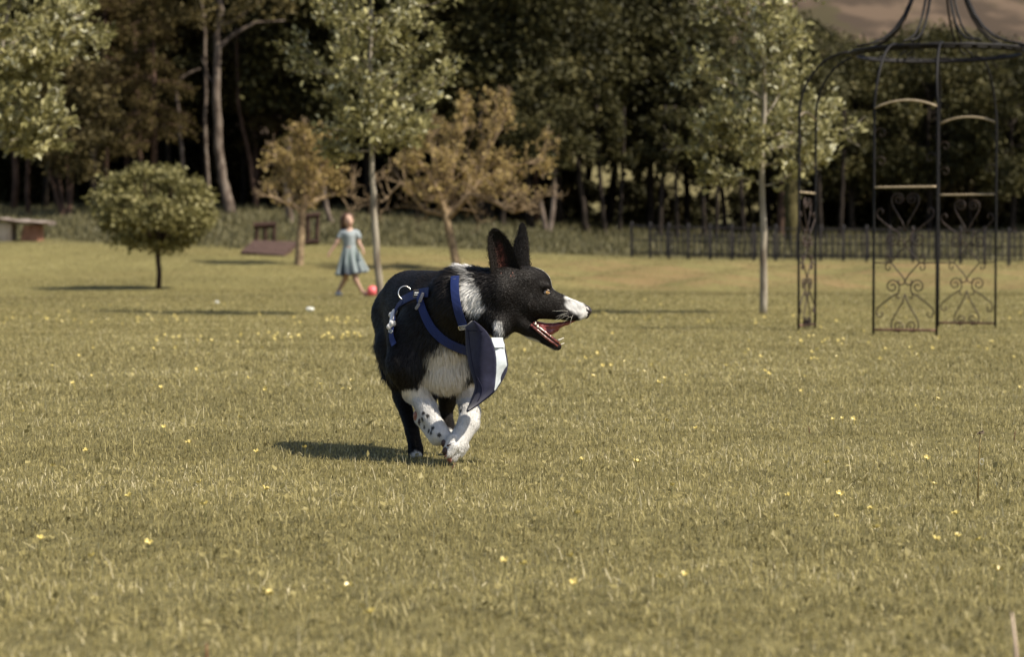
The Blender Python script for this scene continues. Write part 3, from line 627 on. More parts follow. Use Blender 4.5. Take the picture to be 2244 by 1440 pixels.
# ------------------------------------------------------------------ wooden deck and wooden frame
Yd = 57.0; b0 = on_ground(590, Yd); t = thing('wooden_deck', 'low sloping brown board deck lying on the grass beside the small ochre tree', 'deck', b0)
M_deck = noisy('brown_boards', (.055,.034,.028), (.14,.088,.070), 3, .8, .2, .3, stretch=(1, 8, 1)); s = Yd/FP
c4 = [pt(527, 551, Yd-1.1), pt(622, 559, Yd-1.6), pt(652, 529, Yd+1.2), pt(556, 526, Yd+1.4)]; c4 = [c-b0 for c in c4]
for i in range(9):
    f0, f1 = i/9+.014, (i+1)/9-.014; b = MB()
    A = c4[0]+(c4[3]-c4[0])*f0; B = c4[1]+(c4[2]-c4[1])*f0; C_ = c4[1]+(c4[2]-c4[1])*f1; D_ = c4[0]+(c4[3]-c4[0])*f1; dn = np.array([0, 0, -.07])
    b.add([A, B, C_, D_, A+dn, B+dn, C_+dn, D_+dn], [[0,1,2,3],[7,6,5,4],[0,4,5,1],[1,5,6,2],[2,6,7,3],[3,7,4,0]]); link('board', b.mesh('board'), M_deck, t)
b = MB()
for f in (.08, .92):
    A = c4[0]+(c4[1]-c4[0])*f; B = c4[3]+(c4[2]-c4[3])*f; A = A-[0, 0, .13]; B = B-[0, 0, .13]; b.tube([A, B], .07, 4)
link('joist', b.mesh('joist'), M_deck, t)
M_dw = noisy('dark_wood', (.03,.018,.014), (.065,.038,.03), 6, .85, .15, .3)
Yf = 59.5; b0 = on_ground(580, Yf); t = thing('timber_trestle', 'dark three legged wooden trestle with a crossbeam standing behind the low board deck', 'trestle', b0)
for x in (561, 580, 599):
    b = MB(); p0 = pt(x, 526, Yf); p0[2] = min(p0[2], b0[2]-.1); b.tube(np.array([p0, pt(x+2, 488, Yf)])-b0, .055, 4); link('leg', b.mesh('leg'), M_dw, t)
b = MB(); b.tube(np.array([pt(556, 494, Yf), pt(604, 492, Yf)])-b0, .085, 4); link('crossbeam', b.mesh('crossbeam'), M_dw, t)
b0 = on_ground(684, 60); t = thing('timber_trestle', 'dark two legged wooden trestle with a heavy foot beam left of the girl', 'trestle', b0)
for x, dx in ((675, 0), (694, 2)):
    b = MB(); b.tube(np.array([pt(x, 532, 60), pt(x+dx, 470, 60)])-b0, .055, 4); link('leg', b.mesh('leg'), M_dw, t)
b = MB(); b.tube(np.array([pt(668, 531, 60), pt(699, 529, 60)])-b0, .08, 4); link('foot_beam', b.mesh('foot_beam'), M_dw, t)
b = MB(); b.tube(np.array([pt(664, 474, 60), pt(702, 470, 60)])-b0, .07, 4); link('crossbeam', b.mesh('crossbeam'), M_dw, t)
# ------------------------------------------------------------------ small things on the lawn
M_pet = noisy('yellow_petal', (.52,.42,.12), (.68,.57,.22), 40, .35, .5); M_stem = mat('green_stem', (.13,.13,.045), .6)
def flower_mesh(rs, r=.011):
    b = MB(); n = 5
    for k in range(n):
        a = k*2*math.pi/n+rs.uniform(-.15, .15); c, s_ = math.cos(a), math.sin(a); w = np.array([-s_, c, 0])
        p = lambda rr, z, o: np.array([c*rr, s_*rr, z])+w*o
        b.add([p(.1*r, 0, 0), p(.6*r, .25*r, .42*r), p(1.0*r, .75*r, .42*r), p(1.12*r, .85*r, 0), p(1.0*r, .75*r, -.42*r), p(.6*r, .25*r, -.42*r)], None, [[0,1,5],[1,2,4],[1,4,5],[2,3,4]])
    b.ball((0, 0, .18*r), (.28*r, .28*r, .22*r), 4); return b
def buttercup(seed, r, hs):
    rs = np.random.RandomState(seed); t = thing('buttercup', BL, 'flower', group='yellow buttercups scattered over the lawn')
    b = flower_mesh(rs, r); tilt = rs.uniform(-.5, .5, 2)
    o = link('petals', b.mesh('petals'), M_pet, t); o.location = (0, 0, hs); o.rotation_euler = (tilt[0]+.35, tilt[1], 0)
    b = MB(); b.tube([(0, 0, -.01), (.003, .001, hs*.5), (0, 0, hs)], [.0012, .0011, .001], 4); link('stem', b.mesh('stem'), M_stem, t); return t
BL = 'small yellow buttercup flower on a thin stem in the short grass'
bp = [buttercup(i, .0095, .034+.005*i) for i in range(3)]
near = [(190,1002),(115,1036),(415,992),(525,919),(563,1006),(582,1100),(284,1106),(1275,1015),(1811,1026),(2031,1013),(2046,1068),(1728,1100),(1840,1096),(1910,1129),(1832,1148),(1921,1170),(2097,1148),(2098,1194),(2144,1194),(2052,1202),(2184,1295),
        (437,1071),(448,1133),(89,1209),(324,1211),(200,1245),(586,1351),(1503,1279),(1445,1286),(1105,1264),(1148,1256),(765,1310),(813,1390),(1258,1300),(1395,1028),(1473,1078),(1265,1133),(1250,1240),(1170,797),(1255,815),(1590,815),(1615,812),(702,979),(668,993),(752,864),(765,866),
        (573,747),(345,747),(808,788),(574,776),(960,925),(1460,930),(1525,945),(1270,800),(360,945),(50,905)]
rs = np.random.RandomState(77); used2 = set()
for i, (x, y) in enumerate(near):
    p = bp[i % 3]; o = p if id(p) not in used2 else copy_tree(p); used2.add(id(p)); q = gpt(x, y+14 if y > 900 else y+5); D = q[1]
    place(o, (q[0], q[1], float(hgt(q[0], q[1]))), rs.uniform(0, 6.28), rs.uniform(.6, .95))
# farther ones: a few pixels each, one mesh apiece
b = flower_mesh(np.random.RandomState(5), .022); b.tube([(0, 0, -.06), (0, 0, 0)], .003, 3); fm = b.mesh('buttercup'); fm.materials.append(M_pet)
def clus(n, x0, x1, y0, y1): return [(rs.uniform(x0, x1), rs.uniform(y0, y1)) for _ in range(n)]
far = clus(22, 0, 420, 700, 722)+clus(26, 640, 860, 700, 720)+clus(26, 600, 830, 738, 752)+clus(14, 330, 620, 738, 765)+clus(26, 1250, 1900, 686, 760)+clus(28, 1700, 2240, 745, 800)+clus(20, 1120, 1700, 770, 860)+clus(16, 0, 800, 760, 900)+clus(16, 1300, 2244, 660, 720)+clus(14, 0, 800, 665, 700)+clus(8, 1750, 2240, 800, 960)
for i, (x, y) in enumerate(far):
    q = gpt(x, y); sz = min(.62, .30+q[1]/60)
    o = bpy.data.objects.new('buttercup', fm); COL.objects.link(o); o['label'] = BL; o['category'] = 'flower'; o['group'] = 'yellow buttercups scattered over the lawn'
    place(o, (q[0], q[1], float(hgt(q[0], q[1]))+.03), rs.uniform(0, 6.28), sz*rs.uniform(.6, 1.0)); o.rotation_euler = (rs.uniform(.1, .9), rs.uniform(-.4, .4), rs.uniform(-1, 1))
M_wh = noisy('white_scrap', (.62,.62,.56), (.80,.80,.76), 20, .7, .2)
def scrap(x, y, r, lab, seed):
    q = gpt(x, y); rs = np.random.RandomState(seed); b = MB(); b.ball((0, 0, r*.5), (r*1.3, r, r*.6), 6); b.V[0] += rs.normal(0, r*.16, b.V[0].shape)
    o = link('paper_scrap', b.mesh('paper_scrap'), M_wh, None, label=lab, category='litter'); place(o, q)
scrap(679, 681, .034, 'crumpled white scrap at the right end of the tree shadow on the lawn', 1)
scrap(475, 664, .022, 'tiny white scrap above the tree shadow on the lawn, right of the round clipped tree', 2)
scrap(1449, 847, .0065, 'small white scrap in the grass right of the bandana of the dog', 3)
# dry flower stalk on the right
q = gpt(2143, 1092); t = thing('dried_flower_stalk', 'tall single stalk with a dry dark flower head standing above the grass at right', 'plant', q); sY = q[1]/FP
b = MB(); b.tube([(0, 0, -.01), (.001, 0, 60*sY), (.003, .002, 110*sY), (.0045, 0, 138*sY)], [.0017, .0015, .0013, .0012], 6); link('stem', b.mesh('stem', True), noisy('stalk', (.20,.14,.05), (.27,.20,.08), 60, .6), t)
b = MB(); rs = np.random.RandomState(6); hc = np.array([.0045, 0, 143*sY]); b.ball(hc, (.004, .004, .003), 6)
for k in range(16):
    d = unit(rs.normal(0, 1, 3)+[.25, 0, .35]); b.tube([hc, hc+d*.005, hc+d*.010+[0, 0, -.001]], [.0016, .0013, .0004], 4)
link('flower_head', b.mesh('flower_head'), noisy('dry_head', (.035,.02,.015), (.32,.25,.18), 300, .8), t)
b = MB(); a = np.linspace(0, 5.6, 14); b.tube(np.stack([.0085+.0045*np.cos(a), 0*a+.002, 80*sY+.0062*np.sin(a)], -1), .0005, 4); link('curled_tendril', b.mesh('curled_tendril'), M_wh, t)
def stalk(name, lab, px, H, r, col, lean=(0, 0), cat='plant'):
    q = gpt(px[0], px[1]); b = MB(); b.tube([(0, 0, -.01), (lean[0]*.4, lean[1]*.4, H*.5), (lean[0], lean[1], H)], [r, r*.85, r*.35], 6)
    o = link(name, b.mesh(name, True), mat(name, col, .6), None, label=lab, category=cat); place(o, q)
stalk('pale_grass_stalk', 'thick pale pinkish stalk out of focus at the bottom right corner', (2231, 1500), .088, .0028, (.60,.46,.36), (-.008, 0))
stalk('red_grass_stem', 'short reddish stem out of focus at the bottom edge left of centre', (453, 1452), .025, .0014, (.22,.08,.04))
stalk('twig', 'little reddish brown twig sticking up under the white front paw', (988, 1032), .020, .0015, (.14,.05,.03), (.012, 0), 'twig')
stalk('red_grass_stem', 'thin dark red stem in the grass near the dry stalk at far right', (2222, 968), .032, .0012, (.12,.03,.02), (.004, 0))
stalk('red_grass_stem', 'thin dark red stem leaning left in the grass right of the dog', (1776, 950), .022, .0012, (.14,.04,.03), (-.008, 0))
stalk('bent_grass_stem', 'pale curved stem in the grass between the dog and the iron gazebo', (1690, 925), .030, .001, (.50,.42,.28), (.006, 0))
# ------------------------------------------------------------------ signed distance bodies
class Field:
    def __init__(s, lo, hi, h):
        s.lo = np.array(lo, float); s.h = h; s.n = np.ceil((np.array(hi)-s.lo)/h).astype(int)+1
        s.F = np.full(s.n, 1.0, np.float32); s.pr = []
    def _sub(s, lo, hi):
        a = np.clip(((lo-s.lo)/s.h).astype(int), 0, s.n-1); b = np.clip(((hi-s.lo)/s.h).astype(int)+2, 1, s.n)
        g = [s.lo[i]+np.arange(a[i], b[i])*s.h for i in range(3)]
        return tuple(slice(a[i], b[i]) for i in range(3)), g
    def _put(s, sl, d, k, sub=False):
        f = s.F[sl]
        if sub:
            g = -d; hh = np.clip(.5-.5*(f-g)/k, 0, 1); s.F[sl] = f*(1-hh)+g*hh+k*hh*(1-hh); return
        hh = np.clip(.5+.5*(f-d)/k, 0, 1); s.F[sl] = f*(1-hh)+d*hh-k*hh*(1-hh)
    def cone(s, a, b, r1, r2, k=.02, flow=None, sub=False, sq=(1, 1, 1)):
        a, b = np.array(a, float), np.array(b, float); pad = max(r1, r2)*max(sq)+k+3*s.h
        sl, g = s._sub(np.minimum(a, b)-pad, np.maximum(a, b)+pad)
        X, Y, Z = np.meshgrid(*g, indexing='ij', sparse=True); ab = b-a; L2 = ab.dot(ab)+1e-12
        t = np.clip(((X-a[0])*ab[0]+(Y-a[1])*ab[1]+(Z-a[2])*ab[2])/L2, 0, 1)
        d = np.sqrt(((X-a[0]-t*ab[0])/sq[0])**2+((Y-a[1]-t*ab[1])/sq[1])**2+((Z-a[2]-t*ab[2])/sq[2])**2)-(r1+(r2-r1)*t)
        s._put(sl, d.astype(np.float32), k, sub)
        if not sub: s.pr.append((a, b, r1, r2, unit(ab) if flow is None else unit(flow)))
    def ell(s, c, r, M=None, k=.02, flow=(0, 0, -1), sub=False):
        c, r = np.array(c, float), np.array(r, float); pad = r.max()+k+3*s.h; sl, g = s._sub(c-pad, c+pad)
        X, Y, Z = np.meshgrid(*g, indexing='ij', sparse=True); X, Y, Z = X-c[0], Y-c[1], Z-c[2]
        if M is not None: X, Y, Z = [M[i][0]*X+M[i][1]*Y+M[i][2]*Z for i in range(3)]
        k0 = np.sqrt((X/r[0])**2+(Y/r[1])**2+(Z/r[2])**2); k1 = np.sqrt((X/r[0]**2)**2+(Y/r[1]**2)**2+(Z/r[2]**2)**2)+1e-9
        s._put(sl, (k0*(k0-1)/k1).astype(np.float32), k, sub)
        if not sub: s.pr.append((c, c, r.mean(), r.mean(), unit(flow)))
    def at(s, P):
        q = (np.asarray(P)-s.lo)/s.h; i = np.clip(np.floor(q).astype(int), 0, s.n-2); f = np.clip(q-i, 0, 1); o = 0
        for dx in (0, 1):
            for dy in (0, 1):
                for dz in (0, 1):
                    w = (f[..., 0] if dx else 1-f[..., 0])*(f[..., 1] if dy else 1-f[..., 1])*(f[..., 2] if dz else 1-f[..., 2])
                    o = o+w*s.F[i[..., 0]+dx, i[..., 1]+dy, i[..., 2]+dz]
        return o
    def grad(s, P, e=None):
        e = e or s.h*1.5; P = np.asarray(P); return unit(np.stack([s.at(P+d)-s.at(P-d) for d in np.eye(3)*e], -1))
    def hit(s, o, d, t0, t1, step=.001):
        t = np.arange(t0, t1, step); P = np.asarray(o)+t[:, None]*np.asarray(d); v = s.at(P); i = np.argmax(v < 0)
        return P[i] if v[i] < 0 else None
    def flow(s, P):
        o = np.zeros_like(P); 
        for a, b, r1, r2, fl in s.pr:
            ab = b-a; t = np.clip(((P-a)@ab)/(ab@ab+1e-12), 0, 1); d = np.linalg.norm(P-a-t[:, None]*ab, axis=1)-(r1+(r2-r1)*t)
            o += np.exp(-np.clip(d, -.03, 1)/.012)[:, None]*fl
        return unit(o)
    def surface(s):
        F = s.F; n = s.n; S = F < 0; c = np.zeros(n-1, np.int8)
        for dx in (0, 1):
            for dy in (0, 1):
                for dz in (0, 1): c += S[dx:n[0]-1+dx, dy:n[1]-1+dy, dz:n[2]-1+dz]
        act = (c > 0) & (c < 8); idx = np.argwhere(act); vid = np.full(n-1, -1, np.int64); vid[act] = np.arange(len(idx))
        acc = np.zeros((len(idx), 3)); cnt = np.zeros(len(idx)); C8 = [np.array(x) for x in np.ndindex(2, 2, 2)]
        for a in C8:
            for ax in range(3):
                if a[ax]: continue
                b = a.copy(); b[ax] = 1; fa = F[tuple((idx+a).T)]; fb = F[tuple((idx+b).T)]; m = (fa < 0) != (fb < 0); t = fa/(fa-fb+1e-12)
                p = a+(b-a)*t[:, None]; acc[m] += p[m]; cnt[m] += 1
        V = s.lo+s.h*(idx+acc/cnt[:, None]); Q = []
        for ax in range(3):
            u, v = [(1, 2), (2, 0), (0, 1)][ax]; a = [slice(1, n[i]-1) for i in range(3)]; a[ax] = slice(0, n[ax]-1); b = list(a); b[ax] = slice(1, n[ax])
            A, B = S[tuple(a)], S[tuple(b)]; e = np.argwhere(A != B); off = np.array([1, 1, 1]); off[ax] = 0; e = e+off
            du = np.zeros(3, int); du[u] = 1; dv = np.zeros(3, int); dv[v] = 1
            q = np.stack([vid[tuple((e-du-dv).T)], vid[tuple((e-dv).T)], vid[tuple(e.T)], vid[tuple((e-du).T)]], -1)
            fl = ~S[tuple(e.T)]; q[fl] = q[fl][:, ::-1]; Q.append(q)
        return V, np.vstack(Q)
# ------------------------------------------------------------------ the dog
Y0 = 6.0
def P(px, py, d): return pt(px, py, Y0+d)
DB = np.array([.0, 0, 0]); 
q = P(925, 760, 0); DOGLOC = np.array([q[0], Y0, 0.0])
f = Field((-.45, 5.50, .0), (.27, 6.50, .64), .0030)
back = unit(P(885, 680, .24)-P(985, 720, -.14)); down = np.array([0, 0, -1.])
bd = unit(back+down*.5); bdn = unit(back*.4+down)
ax = back; side = unit(np.cross(ax, [0, 0, 1])); upv = np.cross(side, ax); MBODY = np.array([ax, side, upv])
# trunk
f.ell(P(899, 674, .22), (.125, .080, .087), MBODY, .03, bd)
f.cone(P(900, 655, .16), P(955, 660, -.02), .075, .078, .04, back)
f.ell(P(937, 720, .04), (.19, .102, .125), MBODY, .04, bd)
f.ell(P(962, 745, -.09), (.09, .095, .108), MBODY, .04, bdn)
f.cone(P(975, 700, -.08), P(1010, 660, -.14), .098, .085, .04, unit(P(960, 720, 0)-P(1040, 640, -.17)+down*.04))
f.ell(P(972, 820, -.10), (.07, .062, .045), MBODY, .03, down)          # brisket
f.cone(P(985, 640, -.06), P(1000, 645, -.09), .050, .055, .03, bd)         # withers
# neck
nk = unit(P(1000, 690, -.12)-P(1100, 635, -.19))
f.cone(P(1020, 660, -.15), P(1100, 640, -.20), .078, .062, .03, unit(nk+down*.5))
f.cone(P(1040, 690, -.15), P(1110, 680, -.20), .058, .042, .03, unit(nk+down*.8))
# head (nose points right, turned a touch towards the camera)
hx = unit(P(1290, 684, -.24)-P(1120, 622, -.20)); hb = -hx
f.ell(P(1136, 632, -.20), (.068, .052, .056), None, .02, hb)
f.ell(P(1165, 622, -.205), (.050, .043, .040), None, .02, hb)
f.ell(P(1150, 660, -.205), (.050, .047, .040), None, .02, unit(hb+down*.3))
f.cone(P(1178, 655, -.21), P(1225, 668, -.222), .041, .0260, .018, hb)
f.cone(P(1195, 664, -.215), P(1272, 680, -.238), .0335, .0200, .010, hb, sq=(1, .92, 1))
f.cone(P(1236, 689, -.212), P(1266, 692, -.218), .0150, .0135, .01, hb); f.cone(P(1236, 689, -.252), P(1266, 692, -.252), .0150, .0135, .01, hb)
f.cone(P(1160, 672, -.225), P(1215, 684, -.232), .030, .020, .015, hb)   # upper lip
f.ell(P(1277, 686, -.238), (.016, .015, .015), None, .008, hb)
for dd in (-.238, -.180): f.ell(P(1193, 627, dd), (.018, .010, .008), None, .010, hb)     # brows
# eye sockets
EYE = P(1198, 641, 0); eh = f.hit(np.array([0, 0, CAMH]), ray(1198, 641)/ray(1198, 641)[1], 5.6, 6.1)
f.ell(eh+np.array([0, -.002, 0]), (.0115, .008, .0072), None, .004, hb, sub=True)
eo = eh.copy(); eo[1] = 2*(Y0-.21)-eh[1]; f.ell(eo, (.0105, .007, .0062), None, .004, hb, sub=True)
# lower jaw
f.cone(P(1130, 695, -.215), P(1170, 727, -.222), .034, .0205, .018, hb, sq=(1, 1.1, 1))
f.cone(P(1078, 690, -.21), P(1098, 712, -.225), .040, .030, .02, down)
f.cone(P(1166, 727, -.222), P(1222, 760, -.235), .0185, .0100, .010, hb, sq=(1, 1.2, .95))
f.cone(P(1145, 712, -.236), P(1216, 762, -.244), .013, .0070, .008, hb)     # near lip rim
f.cone(P(1150, 700, -.200), P(1218, 750, -.215), .010, .0065, .006, hb)
f.cone(P(1178, 712, -.222), P(1226, 745, -.236), .0095, .0055, .004, hb, sub=True)    # trough between the rims
f.cone(P(1182, 702, -.225), P(1222, 702, -.235), .0035, .0050, .003, hb, sub=True)
# fore leg on the viewer's left (its right)
f.cone(P(895, 745, -.07), P(893, 800, -.12), .055, .050, .03, bdn)
f.cone(P(890, 800, -.12), P(908, 852, -.11), .048, .036, .02, down)
f.cone(P(910, 850, -.11), P(942, 912, -.16), .031, .0225, .015)
f.cone(P(942, 912, -.16), P(966, 950, -.195), .0225, .0225, .012)
f.ell(P(964, 955, -.195), (.0225, .022, .021), None, .01, (.5, 0, -1))
f.cone(P(958, 958, -.185), P(930, 922, -.125), .0215, .020, .010)
f.ell(P(922, 912, -.11), (.018, .028, .024), None, .01, (-.3, .6, .6))
# fore leg on the viewer's right (its left)
f.cone(P(1010, 760, -.06), P(1012, 810, -.09), .055, .045, .03, bdn)
f.cone(P(1010, 805, -.09), P(1018, 855, -.06), .042, .032, .02, down)
f.cone(P(1020, 850, -.07), P(1030, 905, -.17), .027, .0240, .015)
f.cone(P(1030, 905, -.17), P(1028, 925, -.19), .0255, .0255, .012)
f.cone(P(1027, 928, -.19), P(1003, 968, -.215), .0260, .0240, .012)
f.ell(P(996, 977, -.218), (.0265, .026, .026), None, .012, (-.5, 0, -1))
TOES = [(980, 978, -.235, .0125), (984, 994, -.245, .0130), (994, 1003, -.225, .0130), (1008, 994, -.205, .0125)]
for x, y, d_, r in TOES: f.cone(P(x+11, y-16, d_), P(x, y, d_), r*.9, r*.88, .0035, (-.5, 0, -1))
# hind leg on the viewer's left (its right)
f.cone(P(869, 692, .23), P(878, 770, .14), .068, .054, .03, bdn)
f.cone(P(868, 765, .14), P(878, 830, .08), .055, .028, .025, down)
f.cone(P(872, 820, .12), P(884, 885, .12), .030, .0195, .015, down)
f.cone(P(880, 870, .12), P(903, 945, .05), .0205, .0165, .010, down)
f.cone(P(903, 945, .05), P(910, 978, .03), .0175, .0190, .010, down)
f.ell(P(911, 989, .015), (.0205, .032, .0150), None, .010, (0, -1, -.5))
for i, x in enumerate((900, 907, 915, 922)): f.ell(P(x, 997, -.005), (.0062, .014, .0085), None, .004, (0, -1, -.5))
# hind leg on the viewer's right (its left)
f.cone(P(940, 730, .22), P(1000, 815, .10), .070, .046, .03, bdn)
f.cone(P(1000, 815, .10), P(984, 862, .09), .042, .029, .02, down)
f.cone(P(985, 860, .09), P(975, 905, .13), .0270, .0185, .012, down)
f.cone(P(975, 905, .13), P(986, 945, .09), .0185, .016, .010, down)
f.ell(P(990, 957, .075), (.019, .028, .0145), None, .01, (0, -1, -.5))
# belly, tail
f.cone(P(935, 790, .10), P(950, 780, -.02), .060, .070, .03, bdn)
f.cone(P(946, 850, .05), P(948, 872, .04), .016, .006, .015, down)
f.cone(P(860, 650, .32), P(845, 700, .36), .028, .020, .02, down); f.cone(P(845, 700, .36), P(840, 760, .35), .020, .016, .012, down)
f.cone(P(840, 760, .35), P(852, 820, .31), .016, .010, .012, down)
DV, DQ = f.surface()
# relax the mesh a little
def relax(V, Q, it=2):
    for _ in range(it):
        acc = np.zeros_like(V); cnt = np.zeros(len(V))
        for i in range(4):
            a, b = Q[:, i], Q[:, (i+1) % 4]
            for k in range(3): acc[:, k] += np.bincount(a, V[b, k], len(V))+np.bincount(b, V[a, k], len(V))
            cnt += np.bincount(a, None, len(V))+np.bincount(b, None, len(V))
        V = V*.5+.5*acc/np.maximum(cnt, 1)[:, None]
    return V
DV = relax(DV, DQ, 2)
# --- coat markings, as blobs fixed in the body
def capd(Pp, a, b): ab = b-a; t = np.clip(((Pp-a)@ab)/(ab@ab+1e-12), 0, 1); return np.linalg.norm(Pp-a-t[:, None]*ab, axis=1)
WHITE = [(P(962, 802, -.22), P(1016, 802, -.20), .060, .010), (P(958, 845, -.17), P(985, 850, -.16), .048, .008), (P(990, 770, -.24), P(1000, 790, -.24), .050, .008),
         (P(1016, 592, -.14), P(1040, 640, -.23), .0245, .006), (P(1036, 640, -.23), P(1042, 672, -.25), .022, .008), (P(1018, 592, -.14), P(1025, 640, -.03), .024, .006),
         (P(906, 880, -.13), P(975, 965, -.20), .040, .003), (P(975, 965, -.20), P(915, 900, -.10), .034, .003), (P(917, 866, -.14), P(935, 880, -.14), .026, .003),
         (P(1028, 872, -.12), P(1035, 915, -.18), .046, .003), (P(1035, 915, -.18), P(985, 1000, -.23), .055, .003),
         (P(1256, 674, -.237), P(1276, 690, -.240), .0235, .009), (P(1245, 655, -.235), P(1262, 665, -.235), .010, .005),
         (P(1170, 580, -.200), P(1204, 608, -.206), .0045, .002), (P(1204, 608, -.206), P(1214, 637, -.208), .003, .002), (P(1214, 637, -.208), P(1246, 652, -.22), .005, .003),
         (P(1092, 712, -.25), P(1098, 735, -.25), .012, .005), (P(1100, 742, -.22), P(1172, 758, -.235), .019, .004), (P(1172, 756, -.235), P(1213, 774, -.24), .0105, .004), (P(1086, 728, -.26), P(1090, 745, -.24), .014, .006),
         (P(911, 1003, -.02), P(911, 1003, -.03), .018, .004), (P(988, 950, .05), P(992, 965, .06), .026, .005)]
SPOTS = [(927, 905), (937, 911), (920, 930), (930, 936), (940, 944), (945, 948), (962, 953), (1010, 900), (925, 919), (948, 938)]
def whiteness(Pp):
    w = np.zeros(len(Pp)); nz = wob(Pp, 70, 1)*.35+wob(Pp, 190, 4)*.35
    for a, b, r, s_ in WHITE: w = np.maximum(w, smooth(s_, -s_, capd(Pp, a, b)-r+nz*s_*1.3))
    return w
SP3 = []
for x, y in SPOTS:
    h_ = f.hit(np.array([0, 0, CAMH]), ray(x, y)/ray(x, y)[1], 5.5, 6.4)
    if h_ is not None: SP3.append(h_)
BLACK = np.array([.0098, .0078, .0068]); CREAM = np.array([.80, .725, .60]); WHT = np.array([.68, .67, .65])
GUM = [(P(1176, 716, -.222), P(1228, 748, -.236), .0125)]
def coat(Pp):
    w = whiteness(Pp)
    for h_ in SP3: w *= 1-.93*smooth(.0068, .0042, np.linalg.norm(Pp-h_, axis=1)+.0012*wob(Pp, 400, 2))
    base = np.where((Pp[:, 0] < P(1060, 0, 0)[0])[:, None] & (Pp[:, 2] > .17)[:, None] & (Pp[:, 2] < .36)[:, None], CREAM, WHT)
    br = 1+.25*wob(Pp, 60, 9)[:, None]
    return BLACK*br*(1-w[:, None])+base*w[:, None], w
dog = thing('dog', 'black and white collie running with open mouth, wearing a blue harness and navy bandana', 'dog', DOGLOC)
c_, w_ = coat(DV)
for a, b, r in GUM:
    k = smooth(r, r*.7, capd(DV, a, b))[:, None]; c_ = c_*(1-k)+np.array([.16, .035, .028])*k
M_coat = colmat('dog_skin', .8, .1)
nv0 = len(DV)
# ears: cupped leaves of fur and skin, joined to the body mesh
def ear(rows, d0, tipd, cup, inner, n=13, thick=.0035):
    """rows: (y, xl, xr) in photo pixels; d0 depth at base, tipd at the tip"""
    V = []; Cc = []
    for i, (y, xl, xr) in enumerate(rows):
        t = i/(len(rows)-1)
        for j in range(n):
            u = j/(n-1); x = xl+(xr-xl)*u; s_ = 1-(2*u-1)**2; d = d0+(tipd-d0)*t+cup*s_*(1-.55*t)*(1 if inner else -1)
            V.append(P(x, y, d)); 
            pk = math.exp(-((u-.42-.12*t)/.11)**2)*smooth(.0, .15, t)*smooth(.80, .55, t) if inner else 0
            nzz = .5+.5*math.sin(y*.9+u*9)*math.cos(y*.31)
            Cc.append(BLACK*1.3*(1-pk)+np.array([.26, .085, .06])*pk*(.3+.7*nzz))
    V = np.array(V); m = len(rows); k = n*m; B = V+np.array([0, thick, 0]); Cb = np.tile(BLACK, (k, 1)); i = np.arange(m-1)[:, None]*n; j = np.arange(n-1)[None]
    Q = np.stack([i+j, i+j+1, i+n+j+1, i+n+j], -1).reshape(-1, 4); Qb = Q[:, ::-1]+k; e = []
    bd_ = [(a, a+1) for a in range(n-1)]+[(a*n+n-1, (a+1)*n+n-1) for a in range(m-1)]+[((m-1)*n+a+1, (m-1)*n+a) for a in range(n-1)]+[((a+1)*n, a*n) for a in range(m-1)]
    for a, b in bd_: e.append([b, a, a+k, b+k])
    return np.vstack([V, B]), np.vstack([Q, Qb, e]), np.vstack([Cc, Cb])
def rows_interp(keys, n):
    ky = [k[0] for k in keys]; t = np.linspace(0, 1, n); kk = np.array(keys, float); s_ = np.linspace(0, 1, len(keys))
    o = np.stack([np.interp(t, s_, kk[:, i]) for i in range(3)], -1)
    for _ in range(2): o[1:-1] = (o[:-2]+2*o[1:-1]+o[2:])/4
    return o
E1 = ear(rows_interp([(618, 1084, 1150), (606, 1078, 1147), (592, 1074, 1141), (576, 1073, 1137), (560, 1070, 1131), (545, 1069, 1125), (530, 1069, 1117), (518, 1070, 1108), (509, 1073, 1098), (505, 1081, 1089)], 22), -.235, -.215, .026, True)
E2 = ear(rows_interp([(600, 1118, 1168), (585, 1121, 1163), (570, 1122, 1160), (555, 1122, 1159), (540, 1125, 1159), (525, 1130, 1157), (510, 1135, 1154), (500, 1139, 1150), (494, 1143, 1147)], 20), -.165, -.155, .012, False)
Vall = np.vstack([DV, E1[0], E2[0]]); Qall = np.vstack([DQ, E1[1]+nv0, E2[1]+nv0+len(E1[0])]); Call = np.vstack([c_, E1[2], E2[2]])
link('body', npmesh('body', Vall-DOGLOC, Qall, col=Call, smooth=True), M_coat, dog)
# --- harness paths on the surface (found first, so that the fur can be kept short under them)
O = np.array([0, 0, CAMH])
def surf(pxs):
    out = []
    for x, y in pxs:
        r_ = ray(x, y); h_ = f.hit(O, r_/r_[1], 5.45, 6.6)
        if h_ is not None: out.append(h_)
    return out
def densify(K, n): K = np.array(K, float); s_ = np.concatenate([[0], np.cumsum(np.linalg.norm(np.diff(K, axis=0), axis=1))]); t = np.linspace(0, s_[-1], n); o = np.stack([np.interp(t, s_, K[:, i]) for i in range(K.shape[1])], -1); return o
def sm(K, it=3):
    K = K.copy()
    for _ in range(it): K[1:-1] = (K[:-2]+2*K[1:-1]+K[2:])/4
    return K
def strap_path(pxs, n=30, off=.007, it=6):
    Q_ = np.array(surf(densify(pxs, n))); N_ = f.grad(Q_, .006); return sm(Q_+N_*off, it), sm(N_, it)
def ringpath(c, n_, n=40, off=.007, R0=.25):
    u = unit(np.cross(n_, [0, 0, 1])); w = np.cross(n_, u); out = []
    for a in np.linspace(0, 2*math.pi, n):
        d = u*math.cos(a)+w*math.sin(a); h_ = f.hit(c+d*R0, -d, 0, R0, .0015); out.append(h_ if h_ is not None else c+d*.08)
    Q_ = np.array(out); N_ = f.grad(Q_, .006); return sm(Q_+N_*off, 2), N_
S_col = strap_path([(1000, 612), (999, 630), (1001, 655), (1007, 685), (1018, 714)], 26, .012)
